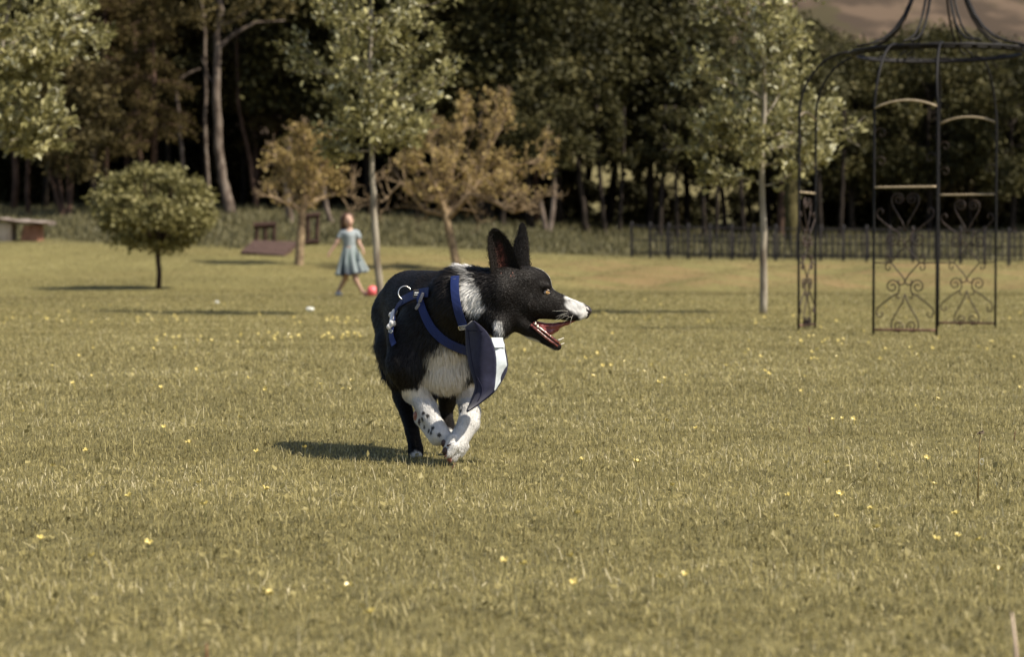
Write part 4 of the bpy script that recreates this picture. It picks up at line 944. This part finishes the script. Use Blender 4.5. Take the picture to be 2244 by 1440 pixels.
S_sh = strap_path([(926, 664), (934, 690), (948, 720), (972, 745), (1000, 760), (1024, 768)], 34, .009)
S_up = strap_path([(946, 642), (936, 644), (921, 648), (906, 653), (894, 659), (884, 664)], 20, .009)
S_up = (S_up[0], unit(S_up[1]+np.array([0, -.9, 0])))
S_rear = strap_path([(890, 662), (880, 668), (874, 678), (869, 695), (866, 712), (863, 728), (862, 738), (868, 760)], 30, .008)
S_fr = strap_path([(932, 668), (922, 660), (926, 648), (934, 640)], 10, .010)
STR = [(S_col, .0118), (S_sh, .0120), (S_up, .014), (S_rear, .0085), (S_fr, .009)]
def strapd(Pp):
    d = np.full(len(Pp), 1.)
    for (K, _), hw in STR:
        for q_ in K[::1]: d = np.minimum(d, np.linalg.norm(Pp-q_, axis=1)-hw)
    return d
# --- fur: thin strands lying back along the coat
def fur():
    rs = np.random.RandomState(12)
    FA = 1
    A, B, C_ = DV[DQ[:, 0]], DV[DQ[:, 1]], DV[DQ[:, 2]]; D_ = DV[DQ[:, 3]]; ar = np.linalg.norm(np.cross(C_-A, D_-B), axis=1); N = NFUR; ar = ar*(1+2.0*(A[:, 0] > P(1090, 0, -.2)[0])+1.2*(A[:, 2] < .17))
    i = rs.choice(len(DQ), N, p=ar/ar.sum()); u, v = rs.rand(N, 1), rs.rand(N, 1)
    R_ = (A[i]*(1-u)+B[i]*u)*(1-v)+(D_[i]*(1-u)+C_[i]*u)*v
    nrm = f.grad(R_, .005); fl = f.flow(R_)+.22*np.stack([wob(R_, 38, 3), wob(R_, 38, 5), wob(R_, 38, 8)], -1); fl = unit(fl-nrm*(fl*nrm).sum(1)[:, None])
    # length map
    def near(c, r, s_): return smooth(r+s_, r-s_, np.linalg.norm(R_-c, axis=1))
    L = np.full(N, .010); lift = np.full(N, .24)
    chest = np.maximum(near(P(975, 800, -.17), .09, .02), near(P(970, 855, -.14), .05, .02)); L += .017*chest
    neck = np.maximum(near(P(1030, 640, -.16), .09, .03), near(P(1000, 690, -.1), .09, .03)); L += .017*neck; lift += .10*neck
    throat = near(P(1095, 718, -.22), .035, .02); L += .014*throat; lift += .2*throat
    head = smooth(P(1085, 0, -.2)[0]-.02, P(1100, 0, -.2)[0]+.02, R_[:, 0]); L = L*(1-head*.62*(1-throat)); lift *= 1+.15*head
    muz = smooth(P(1190, 0, -.2)[0], P(1240, 0, -.2)[0], R_[:, 0]); L *= 1-.35*muz
    legs = smooth(.17, .12, R_[:, 2]); L = L*(1-legs)+.0055*legs; lift = lift*(1-legs)+.34*legs
    tail = smooth(.045, .02, capd(R_, P(843, 730, .36), P(852, 820, .31))); L = L*(1-tail)+.036*tail; lift += .15*tail
    br = near(P(868, 800, .14), .05, .03); L += .010*br
    tuft = near(P(948, 868, .04), .02, .01); L += .018*tuft
    w = whiteness(R_); L *= rs.uniform(.6, 1.25, N)
    sd_ = strapd(R_); under = smooth(.000, .006, sd_+.004); L = L*np.maximum(under, .12); keep = np.ones(N, bool)
    for a, b, r in GUM: keep &= capd(R_, a, b) > r*.95
    keep &= np.linalg.norm(R_-eh, axis=1) > .0085; keep &= np.linalg.norm(R_-P(1284, 683, -.238), axis=1) > .0135
    keep &= (f.at(R_+nrm*.006) > .002); keep &= capd(R_, P(1168, 700, -.225), P(1225, 704, -.235)) > .008
    for x, y, d_, r in PADS: keep &= np.linalg.norm(R_-P(x, y, d_), axis=1) > r*.8
    R_, nrm, fl, L, lift, w = [x[keep] for x in (R_, nrm, fl, L, lift, w)]; n = len(R_)
    dirn = unit(fl+nrm*(lift*rs.uniform(.4, 1.5, n))[:, None]+rs.normal(0, .10, (n, 3)))
    g = np.array([0, 0, -.25]); d2 = unit(dirn+g*np.clip(L/.015, 0, 1)[:, None]-nrm*.06)
    wd = (.00050+.00035*rs.rand(n))*np.clip(L/.012, .62, 1.6); s_ = unit(np.cross(dirn, nrm)+rs.normal(0, .25, (n, 3)))*wd[:, None]
    R0_ = R_-nrm*.0002; mid = R0_+dirn*(L*.5)[:, None]; tip = mid+d2*(L*.55)[:, None]
    V = np.stack([R0_-s_, R0_+s_, mid+s_*.8, mid-s_*.8, tip], 1).reshape(-1, 3); b = np.arange(n)[:, None]*5
    cc, _ = coat(R_); cc = cc*np.where(w[:, None] > .5, rs.uniform(.86, 1.1, (n, 1)), rs.uniform(.6, 1.5, (n, 1))); cc[w > .5] = np.clip(cc[w > .5], 0, .88)
    m = colmat('dog_fur', .50, .24)
    link('fur', npmesh('fur', V-DOGLOC, [b+np.array([[0, 1, 2, 3]]), b+np.array([[3, 2, 4]])], col=np.repeat(cc, 5, 0)), m, dog)
    # ear fringe fur
    V = []; cc = []
    for E, ins in ((E1, True), (E2, False)):
        EV = E[0][:len(E[0])//2]; q_ = EV[rs.randint(len(EV), size=5200)]+rs.normal(0, .0022, (5200, 3))*[1, .3, 1]
        dd = unit(np.array([0, -.25 if ins else .1, .9])+rs.normal(0, .25, (5200, 3))); L = rs.uniform(.003, .007, 5200)[:, None]; s_ = unit(np.cross(dd, [0, 1, 0]))*.00035
        if not ins: q_[:, 1] -= .001
        col = E[2][:len(EV)]; V.append(np.stack([q_-s_, q_+s_, q_+dd*L*.5+s_*.7, q_+dd*L*.5-s_*.7, q_+dd*L], 1).reshape(-1, 3))
    V = np.vstack(V); n = len(V)//5; b = np.arange(n)[:, None]*5
    link('ear_fur', npmesh('ear_fur', V-DOGLOC, [b+np.array([[0, 1, 2, 3]]), b+np.array([[3, 2, 4]])], col=np.tile(BLACK*.8, (n*5, 1))), m, dog)
NFUR = 210000
PADS = [(972, 972, -.237, .0105), (975, 990, -.250, .0115), (984, 1004, -.240, .0105)]
fur()
# --- eye, nose, mouth
def part(nm, b, m, sm_=True, parent=None, attrs=''): return link(nm, b.mesh(nm, sm_, off=DOGLOC, attrs=attrs), m, parent or dog)
er = .0090; ec = eh+np.array([0, er*.50, 0]); b = MB(); b.ball(ec, er, 24); V = b.V[0]; g = unit(np.array([.42, -1, -.02])); cs = (V-ec)@g/er
colr = np.where((cs > .972)[:, None], [.004, .003, .003], np.where((cs > .80)[:, None], [.66, .38, .13], np.where((cs > .74)[:, None], [.03, .015, .01], [.55, .46, .40]))); b.c[0] = colr
m_eye = colmat('eyeball', .06, .8); eyeo = part('eye', b, m_eye, attrs='c')
b = MB(); b.ball(np.array([ec[0], 2*(Y0-.21)-ec[1], ec[2]]), er, 16); b.c[0] = np.tile([.10, .05, .02], (len(b.V[0]), 1)); part('eye', b, m_eye, attrs='c')
M_lid = mat('dark_rim', (.012, .009, .009), .35, .5)
b = MB(); xs = np.linspace(-1, 1, 13)
b.tube([ec+np.array([x*.0105, -er*.80+abs(x)**2*.005, .0050*(1-x*x)+.0008-x*.0012]) for x in xs], .0019, 6)
b.tube([ec+np.array([x*.0105, -er*.80+abs(x)**2*.005, -.0045*(1-x*x)+.0002-x*.0012]) for x in xs], .0016, 6); part('eyelid', b, M_lid)
nf = Field(P(1290, 684, -.238)-.03, P(1290, 684, -.238)+.03, .001)
nf.ell(P(1284, 682, -.238), (.0150, .0145, .0125), None, .004); nf.ell(P(1281, 675, -.238), (.012, .012, .008), None, .004); nf.ell(P(1283, 691, -.238), (.0100, .009, .009), None, .004)
nf.ell(P(1288, 684, -.2505), (.0042, .0042, .0026), None, .002, sub=True); nf.ell(P(1288, 684, -.2255), (.0042, .0042, .0026), None, .002, sub=True); nf.cone(P(1283, 687, -.2525), P(1276, 685, -.252), .0016, .0008, .002, sub=True)
nv, nq = nf.surface(); nv = relax(nv, nq, 1)
link('nose', npmesh('nose', nv-DOGLOC, nq, smooth=True), noisy('wet_nose', (.020,.014,.014), (.042,.030,.030), 350, .32, .6, .5, bdist=.001), dog)
# tongue: thin curved tapering slab from the back of the mouth up behind the upper lip
tf = Field(P(1158, 735, -.27), P(1275, 690, -.16)+[0, 0, .02], .0012)
K = [(1168, 708, -.222, .0085), (1185, 714, -.226, .0085), (1205, 716, -.230, .0082), (1225, 713, -.232, .0070), (1243, 708, -.234, .0050), (1260, 702, -.236, .0030)]
for a, b_ in zip(K[:-1], K[1:]): tf.cone(P(*a[:3]), P(*b_[:3]), a[3], b_[3], .004, sq=(1, 1.9, 1))
for a, b_ in zip(*(lambda q: (q[:-1], q[1:]))([(1172, 716, -.222, .0090), (1188, 724, -.226, .0095), (1204, 728, -.230, .0088), (1220, 722, -.233, .0060)])): tf.cone(P(*a[:3]), P(*b_[:3]), a[3], b_[3], .006, sq=(1, 1.8, 1))
tf.cone(P(1178, 703, -.228), P(1245, 703, -.236), .0028, .0016, .003, sub=True)
tv, tq = tf.surface(); tv = relax(tv, tq, 1)
link('tongue', npmesh('tongue', tv-DOGLOC, tq, smooth=True), noisy('tongue_flesh', (.15,.032,.028), (.30,.075,.065), 180, .30, .6, .3, bdist=.001), dog)
M_tooth = mat('tooth_enamel', (.72, .68, .56), .25, .6)
def tooth(a, b_, r):
    b = MB(); A, B = np.array(a), np.array(b_); m_ = (A+B)/2+np.array([0, 0, -.0006]); b.tube([A, (A+m_)/2, m_, (m_+B)/2, B], [r, r*1.02, r*.8, r*.5, r*.12], 8); part('tooth', b, M_tooth)
tooth(P(1222, 747, -.247), P(1236, 740, -.249), .0030); tooth(P(1222, 748, -.226), P(1234, 742, -.226), .0026)
for x, y, d_ in ((1229, 755, -.243), (1232, 754, -.238), (1231, 755, -.233)): tooth(P(x, y, d_), P(x+5, y-3, d_), .0017)
for x, y, hh, r in ((1173, 711, 6, .0030), (1178, 717, 6, .0033), (1186, 722, 4, .0026), (1196, 729, 3, .0019), (1206, 737, 3, .0020)):
    tooth(P(x, y+1, -.253), P(x+1, y-hh, -.252), r)
b = MB(); b.tube([P(x, y, d_) for x, y, d_ in ((1163, 712, -.252), (1180, 726, -.252), (1195, 739, -.252), (1208, 749, -.252), (1222, 759, -.249))], [.0035, .0036, .0038, .0034, .0028], 7)
M_gum = noisy('gum', (.055,.018,.016), (.30,.085,.07), 160, .22, .7, .3, bdist=.001); part('lip', b, M_gum); b = MB()
b.tube([P(x, y, d_) for x, y, d_ in ((1168, 708, -.250), (1182, 719, -.251), (1196, 730, -.252), (1210, 741, -.251), (1225, 752, -.247))], [.0030, .0034, .0036, .0034, .0028], 7); part('gum', b, M_gum)
b = MB()   # whiskers
rs = np.random.RandomState(9)
for x, y, dx, dy in ((1250, 688, -34, 8), (1252, 692, -30, 14), (1256, 694, -24, 20), (1248, 683, -38, -2), (1258, 690, -10, 30), (1246, 690, -36, 22)):
    a = P(x, y, -.262); b.tube([a, P(x+dx*.4, y+dy*.15-2, -.27), P(x+dx*.8, y+dy*.55, -.275), P(x+dx, y+dy, -.275)], [.00028, .00025, .0002, .0001], 3)
part('whiskers', b, mat('whisker', (.75, .72, .65), .4))
M_fold = noisy('ear_skin', (.07,.03,.022), (.17,.07,.05), 200, .5, .4, .3, bdist=.001)   # folds of skin at the root of the near ear
for x, y, r in ((1123, 600, .0038), (1119, 606, .0034), (1126, 606, .0026), (1098, 600, .0026)):
    for q_ in surf([(x, y)]): b = MB(); b.ball(q_, (r*.6, r*.5, r*1.3), 7); part('ear_fold', b, M_fold)

M_pad = noisy('paw_leather', (.030,.018,.016), (.06,.032,.028), 200, .5, .4, .5, bdist=.001); M_pink = noisy('pink_pad', (.22,.085,.055), (.38,.17,.12), 150, .5, .3)
for (x, y, d_, r), m_ in zip(PADS, (M_pad, M_pad, M_pink)):
    b = MB(); b.ball(P(x, y, d_), (r*.62, r*.75, r*.95), 10); part('paw_pad', b, m_)
b = MB(); b.ball(P(914, 912, -.120), (.010, .018, .016), 10); part('paw_pad', b, M_pink)
b = MB(); b.ball(P(924, 924, -.142), (.010, .010, .010), 10); part('paw_pad', b, M_pad)
for a, b_ in (((990, 1008, -.250), (984, 1017, -.252)), ((978, 998, -.262), (973, 1004, -.262)), ((981, 977, -.252), (988, 975, -.262))):
    b = MB(); b.tube([P(*a), P(*b_)], [.0028, .0008], 6); part('claw', b, mat('claw_horn', (.10, .03, .015), .35))
# --- harness
def webbing(nm, c1, c2, dk):
    m = mat(nm, c1, .55, .35); n, l = nt(m); b = n['Principled BSDF']; at = n.new('ShaderNodeAttribute'); at.attribute_name = 'v'
    mu = n.new('ShaderNodeMath'); mu.operation = 'MULTIPLY'; mu.inputs[1].default_value = 2*math.pi/.0030; l.new(at.outputs['Fac'], mu.inputs[0])
    si = n.new('ShaderNodeMath'); si.operation = 'SINE'; l.new(mu.outputs[0], si.inputs[0])
    mr = n.new('ShaderNodeMapRange'); mr.inputs[1].default_value = -1; l.new(si.outputs[0], mr.inputs[0])
    mx = n.new('ShaderNodeMix'); mx.data_type = 'RGBA'; mx.inputs[6].default_value = (*c2, 1); mx.inputs[7].default_value = (*c1, 1); l.new(mr.outputs[0], mx.inputs[0]); l.new(mx.outputs[2], b.inputs['Base Color'])
    bp = n.new('ShaderNodeBump'); bp.inputs['Strength'].default_value = .8; bp.inputs['Distance'].default_value = .001; l.new(si.outputs[0], bp.inputs['Height']); l.new(bp.outputs[0], b.inputs['Normal']); return m
M_web = webbing('blue_webbing', (.026, .050, .21), (.009, .018, .085), 0)
def ribbon(b, path, hw, th=.0016, taper=None):
    K, N_ = path; n = len(K); K = densify(K, n*3); N_ = unit(densify(N_, n*3)) if False else unit(np.stack([np.interp(np.linspace(0, 1, n*3), np.linspace(0, 1, n), N_[:, i]) for i in range(3)], -1))
    T = unit(np.gradient(K, axis=0)); S = unit(np.cross(N_, T)); s_ = np.concatenate([[0], np.cumsum(np.linalg.norm(np.diff(K, axis=0), axis=1))]); m = len(K)
    V = np.stack([K-S*hw, K-S*hw+N_*th, K-S*hw*.5+N_*th*1.25, K+S*hw*.5+N_*th*1.25, K+S*hw+N_*th, K+S*hw, K], 1).reshape(-1, 3); i = np.arange(m-1)[:, None]*7; j = np.arange(7)[None]; j2 = (j+1) % 7
    b.add(V, np.stack([i+j, i+j2, i+7+j2, i+7+j], -1).reshape(-1, 4), None, np.repeat(s_, 7))
    return K, N_, S, T
har = None
b = MB(); Kc = ribbon(b, S_col, .0110); ribbon(b, S_sh, .0115); Ku = ribbon(b, S_up, .0125); Kr = ribbon(b, S_rear, .0078); ribbon(b, S_fr, .0085, .0016)
har = link('harness', b.mesh('harness', off=DOGLOC, attrs='v'), M_web, dog, label='bright blue ribbed webbing harness')
M_met = mat('brushed_metal', (.75, .72, .66), .25, .5, 1.0); M_gun = mat('grey_buckle', (.32, .29, .27), .4, .5, .3); M_bone = mat('white_enamel', (.75, .72, .68), .35, .5)
def hp(nm, b, m, sm_=True): return part(nm, b, m, sm_, har)
def frame_at(q_, nrm_, tg): n_ = unit(nrm_); t_ = unit(tg-n_*(tg@n_)); return t_, np.cross(n_, t_), n_
# D ring
c0 = P(888, 641, 0); h_ = surf([(888, 648)])[0]; n_ = f.grad(h_[None], .006)[0]; cR = h_+n_*.018+np.array([0, 0, .008]); a = np.linspace(0, 2*math.pi, 33)
cR = P(887, 642, h_[1]-Y0-.022); b = MB(); b.tube(np.stack([cR[0]+.0165*np.cos(a), cR[1]+.006*np.sin(a)+.004*np.cos(a), cR[2]+.0175*np.sin(a)], -1), .0016, 8, cap=False); hp('d_ring', b, M_met)
# woven label with two lines of white lettering (unreadable marks at this size)
i0 = int(len(Ku[0])*.36); t_, s_, n_ = frame_at(Ku[0][i0], Ku[1][i0], -Ku[3][i0]); cL = Ku[0][i0]+n_*.0030; s_ = -s_ if s_[2] > 0 else s_
def plate(b, c, t, s, n, w, h, th): b.add([c+t*w*i+s*h*j+n*th*k for k in (0, 1) for i, j in ((-1, -1), (1, -1), (1, 1), (-1, 1))], [[4,5,6,7],[3,2,1,0],[0,1,5,4],[1,2,6,5],[2,3,7,6],[3,0,4,7]])
b = MB(); plate(b, cL-n_*.0005, t_, s_, n_, .0118, .0102, .0008); hp('label_border', b, mat('tan_thread', (.33, .28, .20), .7), False)
b = MB(); plate(b, cL, t_, s_, n_, .0108, .0092, .0010); lab = hp('label_patch', b, mat('black_patch', (.016, .015, .016), .6), False)
b = MB(); x = -.0075
for w, h in ((.0010, .0042), (.0012, .0028), (.0010, .0042), (.0012, .0030), (.0010, .0030), (.0012, .0026)): plate(b, cL+t_*(x+w)+s_*(-.0015)+n_*.0012, t_, s_, n_, w, h*.6, .0004); x += 2*w+.0005
x = -.0075
for w in (.0016, .0010, .0018, .0012, .0014): plate(b, cL+t_*(x+w)+s_*(.0042)+n_*.0012, t_, s_, n_, w, .0009, .0004); x += 2*w+.0004
hp('label_print', b, mat('white_thread', (.8, .8, .76), .6), False)
# adjusters
def loop(px, py, ang, w, h, r, m, nm, lift=.010):
    h_ = surf([(px, py)])[0]; n_ = f.grad(h_[None], .006)[0]; c = h_+n_*lift; t_ = np.array([math.cos(ang), 0, math.sin(ang)]); t_, s_, n_ = frame_at(c, n_, t_)
    K = [c+t_*w*x+s_*h*y for x, y in ((-1, -.8), (-.8, -1), (.8, -1), (1, -.8), (1, .8), (.8, 1), (-.8, 1), (-1, .8), (-1, -.8))]; b = MB(); b.tube(K, r, 6, cap=False); b.tube([c-t_*w, c+t_*w], r, 6); hp(nm, b, m)
loop(1017, 710, math.radians(14), .0125, .0055, .0016, M_met, 'buckle', .016)
loop(932, 656, math.radians(78), .0115, .0045, .0022, M_gun, 'adjuster', .013)
loop(922, 674, math.radians(45), .0085, .0035, .0018, M_gun, 'adjuster', .011)
loop(863, 729, math.radians(-25), .0085, .0035, .0013, M_met, 'adjuster', .011)
# bone shaped side release clasp
b = MB(); q0 = surf([(867, 690)])[0]; q1 = surf([(863, 714)])[0]; nn = f.grad(np.array([q0, q1]), .008).mean(0); nn = unit(nn+np.array([0, -1, 0])); q0 = q0+nn*.012; q1 = q1+nn*.012; tv_ = unit(q1-q0); sv = unit(np.cross(tv_, nn))
bf = Field(np.minimum(q0, q1)-.03, np.maximum(q0, q1)+.03, .0011); bf.cone(q0, q1, .0068, .0068, .003)
for e, sg in ((q0, -1), (q1, 1)):
    for s2 in (-1, 1): bf.ell(e+sv*s2*.0062+tv_*sg*.003, (.0082, .0070, .0082), None, .003)
bv, bq = bf.surface(); link('bone_clasp', npmesh('bone_clasp', relax(bv, bq, 1)-DOGLOC, bq, smooth=True), M_bone, har)
# --- bandana
def sheet(nm, rows, dl, dr, bulge, m, parent, n=15, rid=0., thick=.0018, fold=0., yoff=0.0):
    kk = np.array(rows, float); yy = np.linspace(kk[0, 0], kk[-1, 0], 46); L = np.interp(yy, kk[:, 0], kk[:, 1]); Rr_ = np.interp(yy, kk[:, 0], kk[:, 2]); V = []
    y0_, y1_ = yy[0], yy[-1]
    for y, a, b_ in zip(yy, L, Rr_):
        t = (y-y0_)/(y1_-y0_)
        for j in range(n):
            u = j/(n-1); d = dl(t)*(1-u)+dr(t)*u-bulge*math.sin(u*math.pi)*(1-.5*t)+rid*math.sin(u*7+t*4)*.5+fold*math.sin(t*9+u*2.5)+yoff
            V.append(P(a+(b_-a)*u, y, d))
    V = np.array(V); k = len(V); nr = len(yy); i = np.arange(nr-1)[:, None]*n; j = np.arange(n-1)[None]; Q = np.stack([i+j, i+n+j, i+n+j+1, i+j+1], -1).reshape(-1, 4)
    B = V+np.array([0, thick, 0]); e = []
    for a, c in [(a, a+1) for a in range(n-1)]+[(a*n+n-1, (a+1)*n+n-1) for a in range(nr-1)]+[((nr-1)*n+a+1, (nr-1)*n+a) for a in range(n-1)]+[((a+1)*n, a*n) for a in range(nr-1)]: e.append([a, c, c+k, a+k])
    me = npmesh(nm, np.vstack([V, B])-DOGLOC, np.vstack([Q, Q[:, ::-1]+k, e]), smooth=True); o = link(nm, me, m, parent); return o, V.reshape(nr, n, 3), yy
def cloth(nm, c1, c2, sheen=.3):
    m = noisy(nm, c1, c2, 90, .75, .25, .3, bdist=.0008); m.node_tree.nodes['Principled BSDF'].inputs['Sheen Weight'].default_value = sheen; return m
M_navy = cloth('navy_cloth', (.010, .011, .034), (.017, .018, .048)); M_navy2 = cloth('dark_navy_cloth', (.010, .011, .030), (.016, .017, .042)); M_wcl = cloth('white_cloth', (.50, .56, .61), (.60, .65, .69), .1)
navy = [(703, 1033, 1039), (709, 1026, 1048), (716, 1020, 1056), (726, 1019, 1066), (741, 1020, 1076), (755, 1020, 1081), (770, 1022, 1085), (785, 1024, 1087), (800, 1027, 1087), (815, 1031, 1087), (830, 1036, 1086), (845, 1040, 1085), (856, 1039, 1083), (864, 1036, 1076), (872, 1033, 1066), (882, 1029, 1054), (892, 1025, 1040), (902, 1021, 1024)]
ban, GV, gy = sheet('bandana', navy, lambda t: -.262-.03*t+.006*math.sin(t*6), lambda t: -.300-.012*t-.010*smooth(.6, .75, t), .012, M_navy, dog, rid=.004, fold=.0045)
ban['label'] = 'navy bandana with a folded back white side'
white = [(740, 1077, 1101), (748, 1079, 1102), (757, 1082, 1105), (770, 1085, 1106), (785, 1087, 1109), (800, 1087.5, 1111), (815, 1087, 1108), (830, 1086, 1101), (845, 1085, 1092), (857, 1083, 1085)]
sheet('white_panel', white, lambda t: -.300, lambda t: -.270+.004*math.sin(t*11), .003, M_wcl, ban, rid=.003, fold=.004, yoff=.001)
sheet('white_tab', [(740, 1076, 1102), (748, 1078, 1103), (756, 1081, 1106), (762, 1084, 1106)], lambda t: -.3035, lambda t: -.273, .003, M_wcl, ban, yoff=-.001)
sheet('back_panel', [(748, 1078, 1105), (770, 1085, 1109), (785, 1086, 1112), (800, 1086, 1113.5), (815, 1084, 1111), (830, 1080, 1104), (845, 1070, 1095), (858, 1060, 1086), (868, 1050, 1076), (880, 1040, 1060), (892, 1030, 1044), (904, 1022, 1025)], lambda t: -.285, lambda t: -.262-.02*t, .0, M_navy2, ban, yoff=.004)
M_st = mat('seam_thread', (.020, .020, .040), .9, .1)
b = MB(); K = []
for t in np.linspace(.10, .93, 40):
    i = int(t*45); K.append(GV[i, 2]+np.array([0, -.0006, 0]))
b.tube(sm(np.array(K), 2), .0006, 4)
K = [GV[5, j]+np.array([0, -.0006, 0]) for j in range(1, 13)]; b.tube(K, .0006, 4)
K = [GV[int(i_), int(j_)]+np.array([0, -.001, 0]) for i_, j_ in zip(np.linspace(28, 40, 12), np.linspace(3.2, 9, 12))]; b.tube(sm(np.array(K), 3), .0009, 5); part('seam', b, M_st, True, ban)
# ------------------------------------------------------------------ the girl and her ball
YG = 34.0
def G(px, py, d=0.0): return pt(px, py, YG+d)
gl = on_ground(768, YG); zf = gl[2]
g = Field(G(705, 655, -.45), G(815, 455, .45), .0085)
girl = thing('person', 'girl in a pale blue short sleeved dress striding across the lawn towards a pink ball', 'person', gl)
s = YG/FP
g.ell(G(763, 483), (.072, .082, .098), None, .02); g.ell(G(766, 489, -.05), (.045, .035, .05), None, .02); g.cone(G(765, 490), G(765, 509), .038, .040, .015)
g.ell(G(767, 485, -.088), (.010, .013, .016), None, .008)
for x in (762.3, 770.2): g.ell(G(x, 482, -.088), (.011, .010, .008), None, .006, sub=True)
for x in (752.5, 774): g.ell(G(x, 484, 0), (.010, .014, .022), None, .008)
g.cone(G(753, 510), G(779, 510), .042, .042, .03); g.cone(G(765, 515), G(766, 540), .095, .075, .04); g.cone(G(766, 545), G(769, 580), .085, .10, .04)
g.cone(G(749, 512), G(738, 532, -.02), .040, .032, .015); g.cone(G(738, 532, -.02), G(724, 552, -.04), .028, .020, .012); g.ell(G(721, 556, -.05), (.020, .014, .028), None, .012)
g.cone(G(782, 512), G(787, 533, -.02), .036, .028, .015); g.cone(G(787, 533, -.02), G(795, 546, -.12), .028, .020, .012); g.ell(G(796, 550, -.14), (.020, .014, .026), None, .012)
def fingers(c, dx):
    for i, o_ in enumerate((-.014, -.005, .005, .014)): g.cone(c+[dx*.004+o_*.6, o_, -.015], c+[dx*.010+o_*.8, o_*1.2, -.050+abs(o_)*.6], .0075, .006, .004)
    g.cone(c+[-dx*.014, -.012, .0], c+[-dx*.026, -.018, -.026], .0075, .006, .004)
fingers(G(721, 557, -.05), -1); fingers(G(796, 551, -.14), 1)
# legs: her right trails, her left kicks forward to the ball
g.cone(G(762, 580, .02), G(757, 610, .06), .060, .043, .03); g.cone(G(757, 610, .06), G(742, 637, .14), .042, .025, .02); g.cone(G(741, 638, .14), G(746, 646, .02), .026, .024, .01)
g.cone(G(775, 580, -.02), G(779, 612, -.08), .060, .043, .03); g.cone(G(779, 612, -.08), G(793, 638, -.06), .042, .025, .02); g.cone(G(794, 639, -.06), G(805, 643, -.12), .026, .020, .01)
gv, gq = g.surface(); gv = relax(gv, gq, 2)
skin = np.tile([.43, .275, .20], (len(gv), 1)); lipc = np.linalg.norm((gv-G(767, 492, -.09))*[1, 1, 2.2], axis=1); skin[lipc < .022] = [.42, .13, .11]
for x in (762.3, 770.2): skin[np.linalg.norm(gv-G(x, 482, -.08), axis=1) < .013] = [.05, .035, .03]
M_skin = colmat('skin', .5, .4); link('body', npmesh('body', gv-gl, gq, col=skin, smooth=True), M_skin, girl)
# hair
h = Field(G(740, 530, -.15), G(785, 455, .2), .006); h.ell(G(762, 480, .025), (.090, .085, .100), None, .01); h.cone(G(752, 480, .03), G(750, 506, .05), .055, .030, .02); h.cone(G(760, 480, .06), G(758, 506, .07), .06, .035, .02); h.cone(G(756, 473, -.06), G(751, 494, -.035), .022, .016, .01)
h.ell(G(768.5, 488, -.075), (.058, .060, .088), None, .012, sub=True)
hv, hq = h.surface(); hv = relax(hv, hq, 1)+wob(hv, 45, 2)[:, None]*.004
link('hair', npmesh('hair', hv-gl, hq, smooth=True), noisy('brown_hair', (.045,.022,.012), (.13,.065,.035), 40, .5, .4, .4, stretch=(3, 3, .4)), girl)
# dress: bodice with cap sleeves, flared pleated skirt
d = Field(G(725, 610, -.45), G(815, 495, .45), .0085); d.cone(G(752, 511), G(780, 511), .050, .050, .03); d.cone(G(765, 516), G(766, 538), .108, .088, .04); d.cone(G(750, 511), G(744.5, 519, -.01), .048, .044, .02); d.cone(G(782, 511), G(786, 519, -.01), .048, .044, .02)
d.ell(G(765.5, 501, -.04), (.055, .085, .040), None, .012, sub=True)
dv, dq = d.surface(); M_dress = noisy('pale_blue_cloth', (.26,.30,.32), (.34,.38,.40), 14, .8, .2, .3)
link('bodice', npmesh('bodice', relax(dv, dq, 2)-gl, dq, smooth=True), M_dress, girl)
n = 96; rows = 22; V = []; cc = []; rs = np.random.RandomState(2); ph = np.arange(n)*2*math.pi/n
for i in range(rows):
    t = i/(rows-1); y = 536+(600-536)*t; cx = 766+4.5*t; rad = .090+.135*t**.9
    pl = 1+.13*t*np.sin(ph*9+.6*math.sin(t*3))+.06*t*np.sin(ph*4+1)
    c = G(cx, y, -.02*t); zz = c[2]+.018*t*np.sin(ph*9)+.03*t*np.cos(ph-.3)
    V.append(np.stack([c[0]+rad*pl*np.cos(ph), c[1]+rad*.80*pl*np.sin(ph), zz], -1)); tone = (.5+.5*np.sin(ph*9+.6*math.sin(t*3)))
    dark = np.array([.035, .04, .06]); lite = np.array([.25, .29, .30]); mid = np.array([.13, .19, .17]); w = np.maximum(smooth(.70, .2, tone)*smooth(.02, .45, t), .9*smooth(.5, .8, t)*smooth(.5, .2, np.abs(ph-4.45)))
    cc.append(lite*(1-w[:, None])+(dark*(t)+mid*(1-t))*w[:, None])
V = np.vstack(V); i = np.arange(rows-1)[:, None]*n; j = np.arange(n)[None]; j2 = (j+1) % n; Q = np.stack([i+j, i+n+j, i+n+j2, i+j2], -1).reshape(-1, 4)
o = link('skirt', npmesh('skirt', V-gl, Q, col=np.vstack(cc), smooth=True), colmat('patterned_cloth', .8, .2), girl); md = o.modifiers.new('thick', 'SOLIDIFY'); md.thickness = .006
for nm, a, b_ in (('shoe', (738, 648, .10), (747, 647, .00)), ('shoe', (799, 645, -.10), (807, 644, -.14))):
    b = MB(); A, B = G(*a), G(*b_); A[2] = max(A[2], zf+.03); B[2] = max(B[2], zf+.03); b.tube([A, (A+B)/2+[0, 0, .004], B, B+(B-A)*.12], [.030, .032, .030, .014], 10); V = b.V[0]
    link(nm, b.mesh(nm, True, off=gl), mat('pale_shoe' if nm == 'shoe' and a[0] < 770 else 'pink_shoe', (.55, .52, .48) if a[0] < 770 else (.62, .30, .24), .6), girl)
b = MB(); q = G(816, 640, -.15); q[2] = max(q[2], zf+.080); b.ball((0, 0, 0), .080, 20)
o = link('ball', b.mesh('ball', True), noisy('pink_rubber', (.86, .115, .14), (.92, .19, .20), 9, .4, .5), None, label='bright pink rubber ball at the foot of the girl, partly behind the dog', category='ball'); place(o, q)
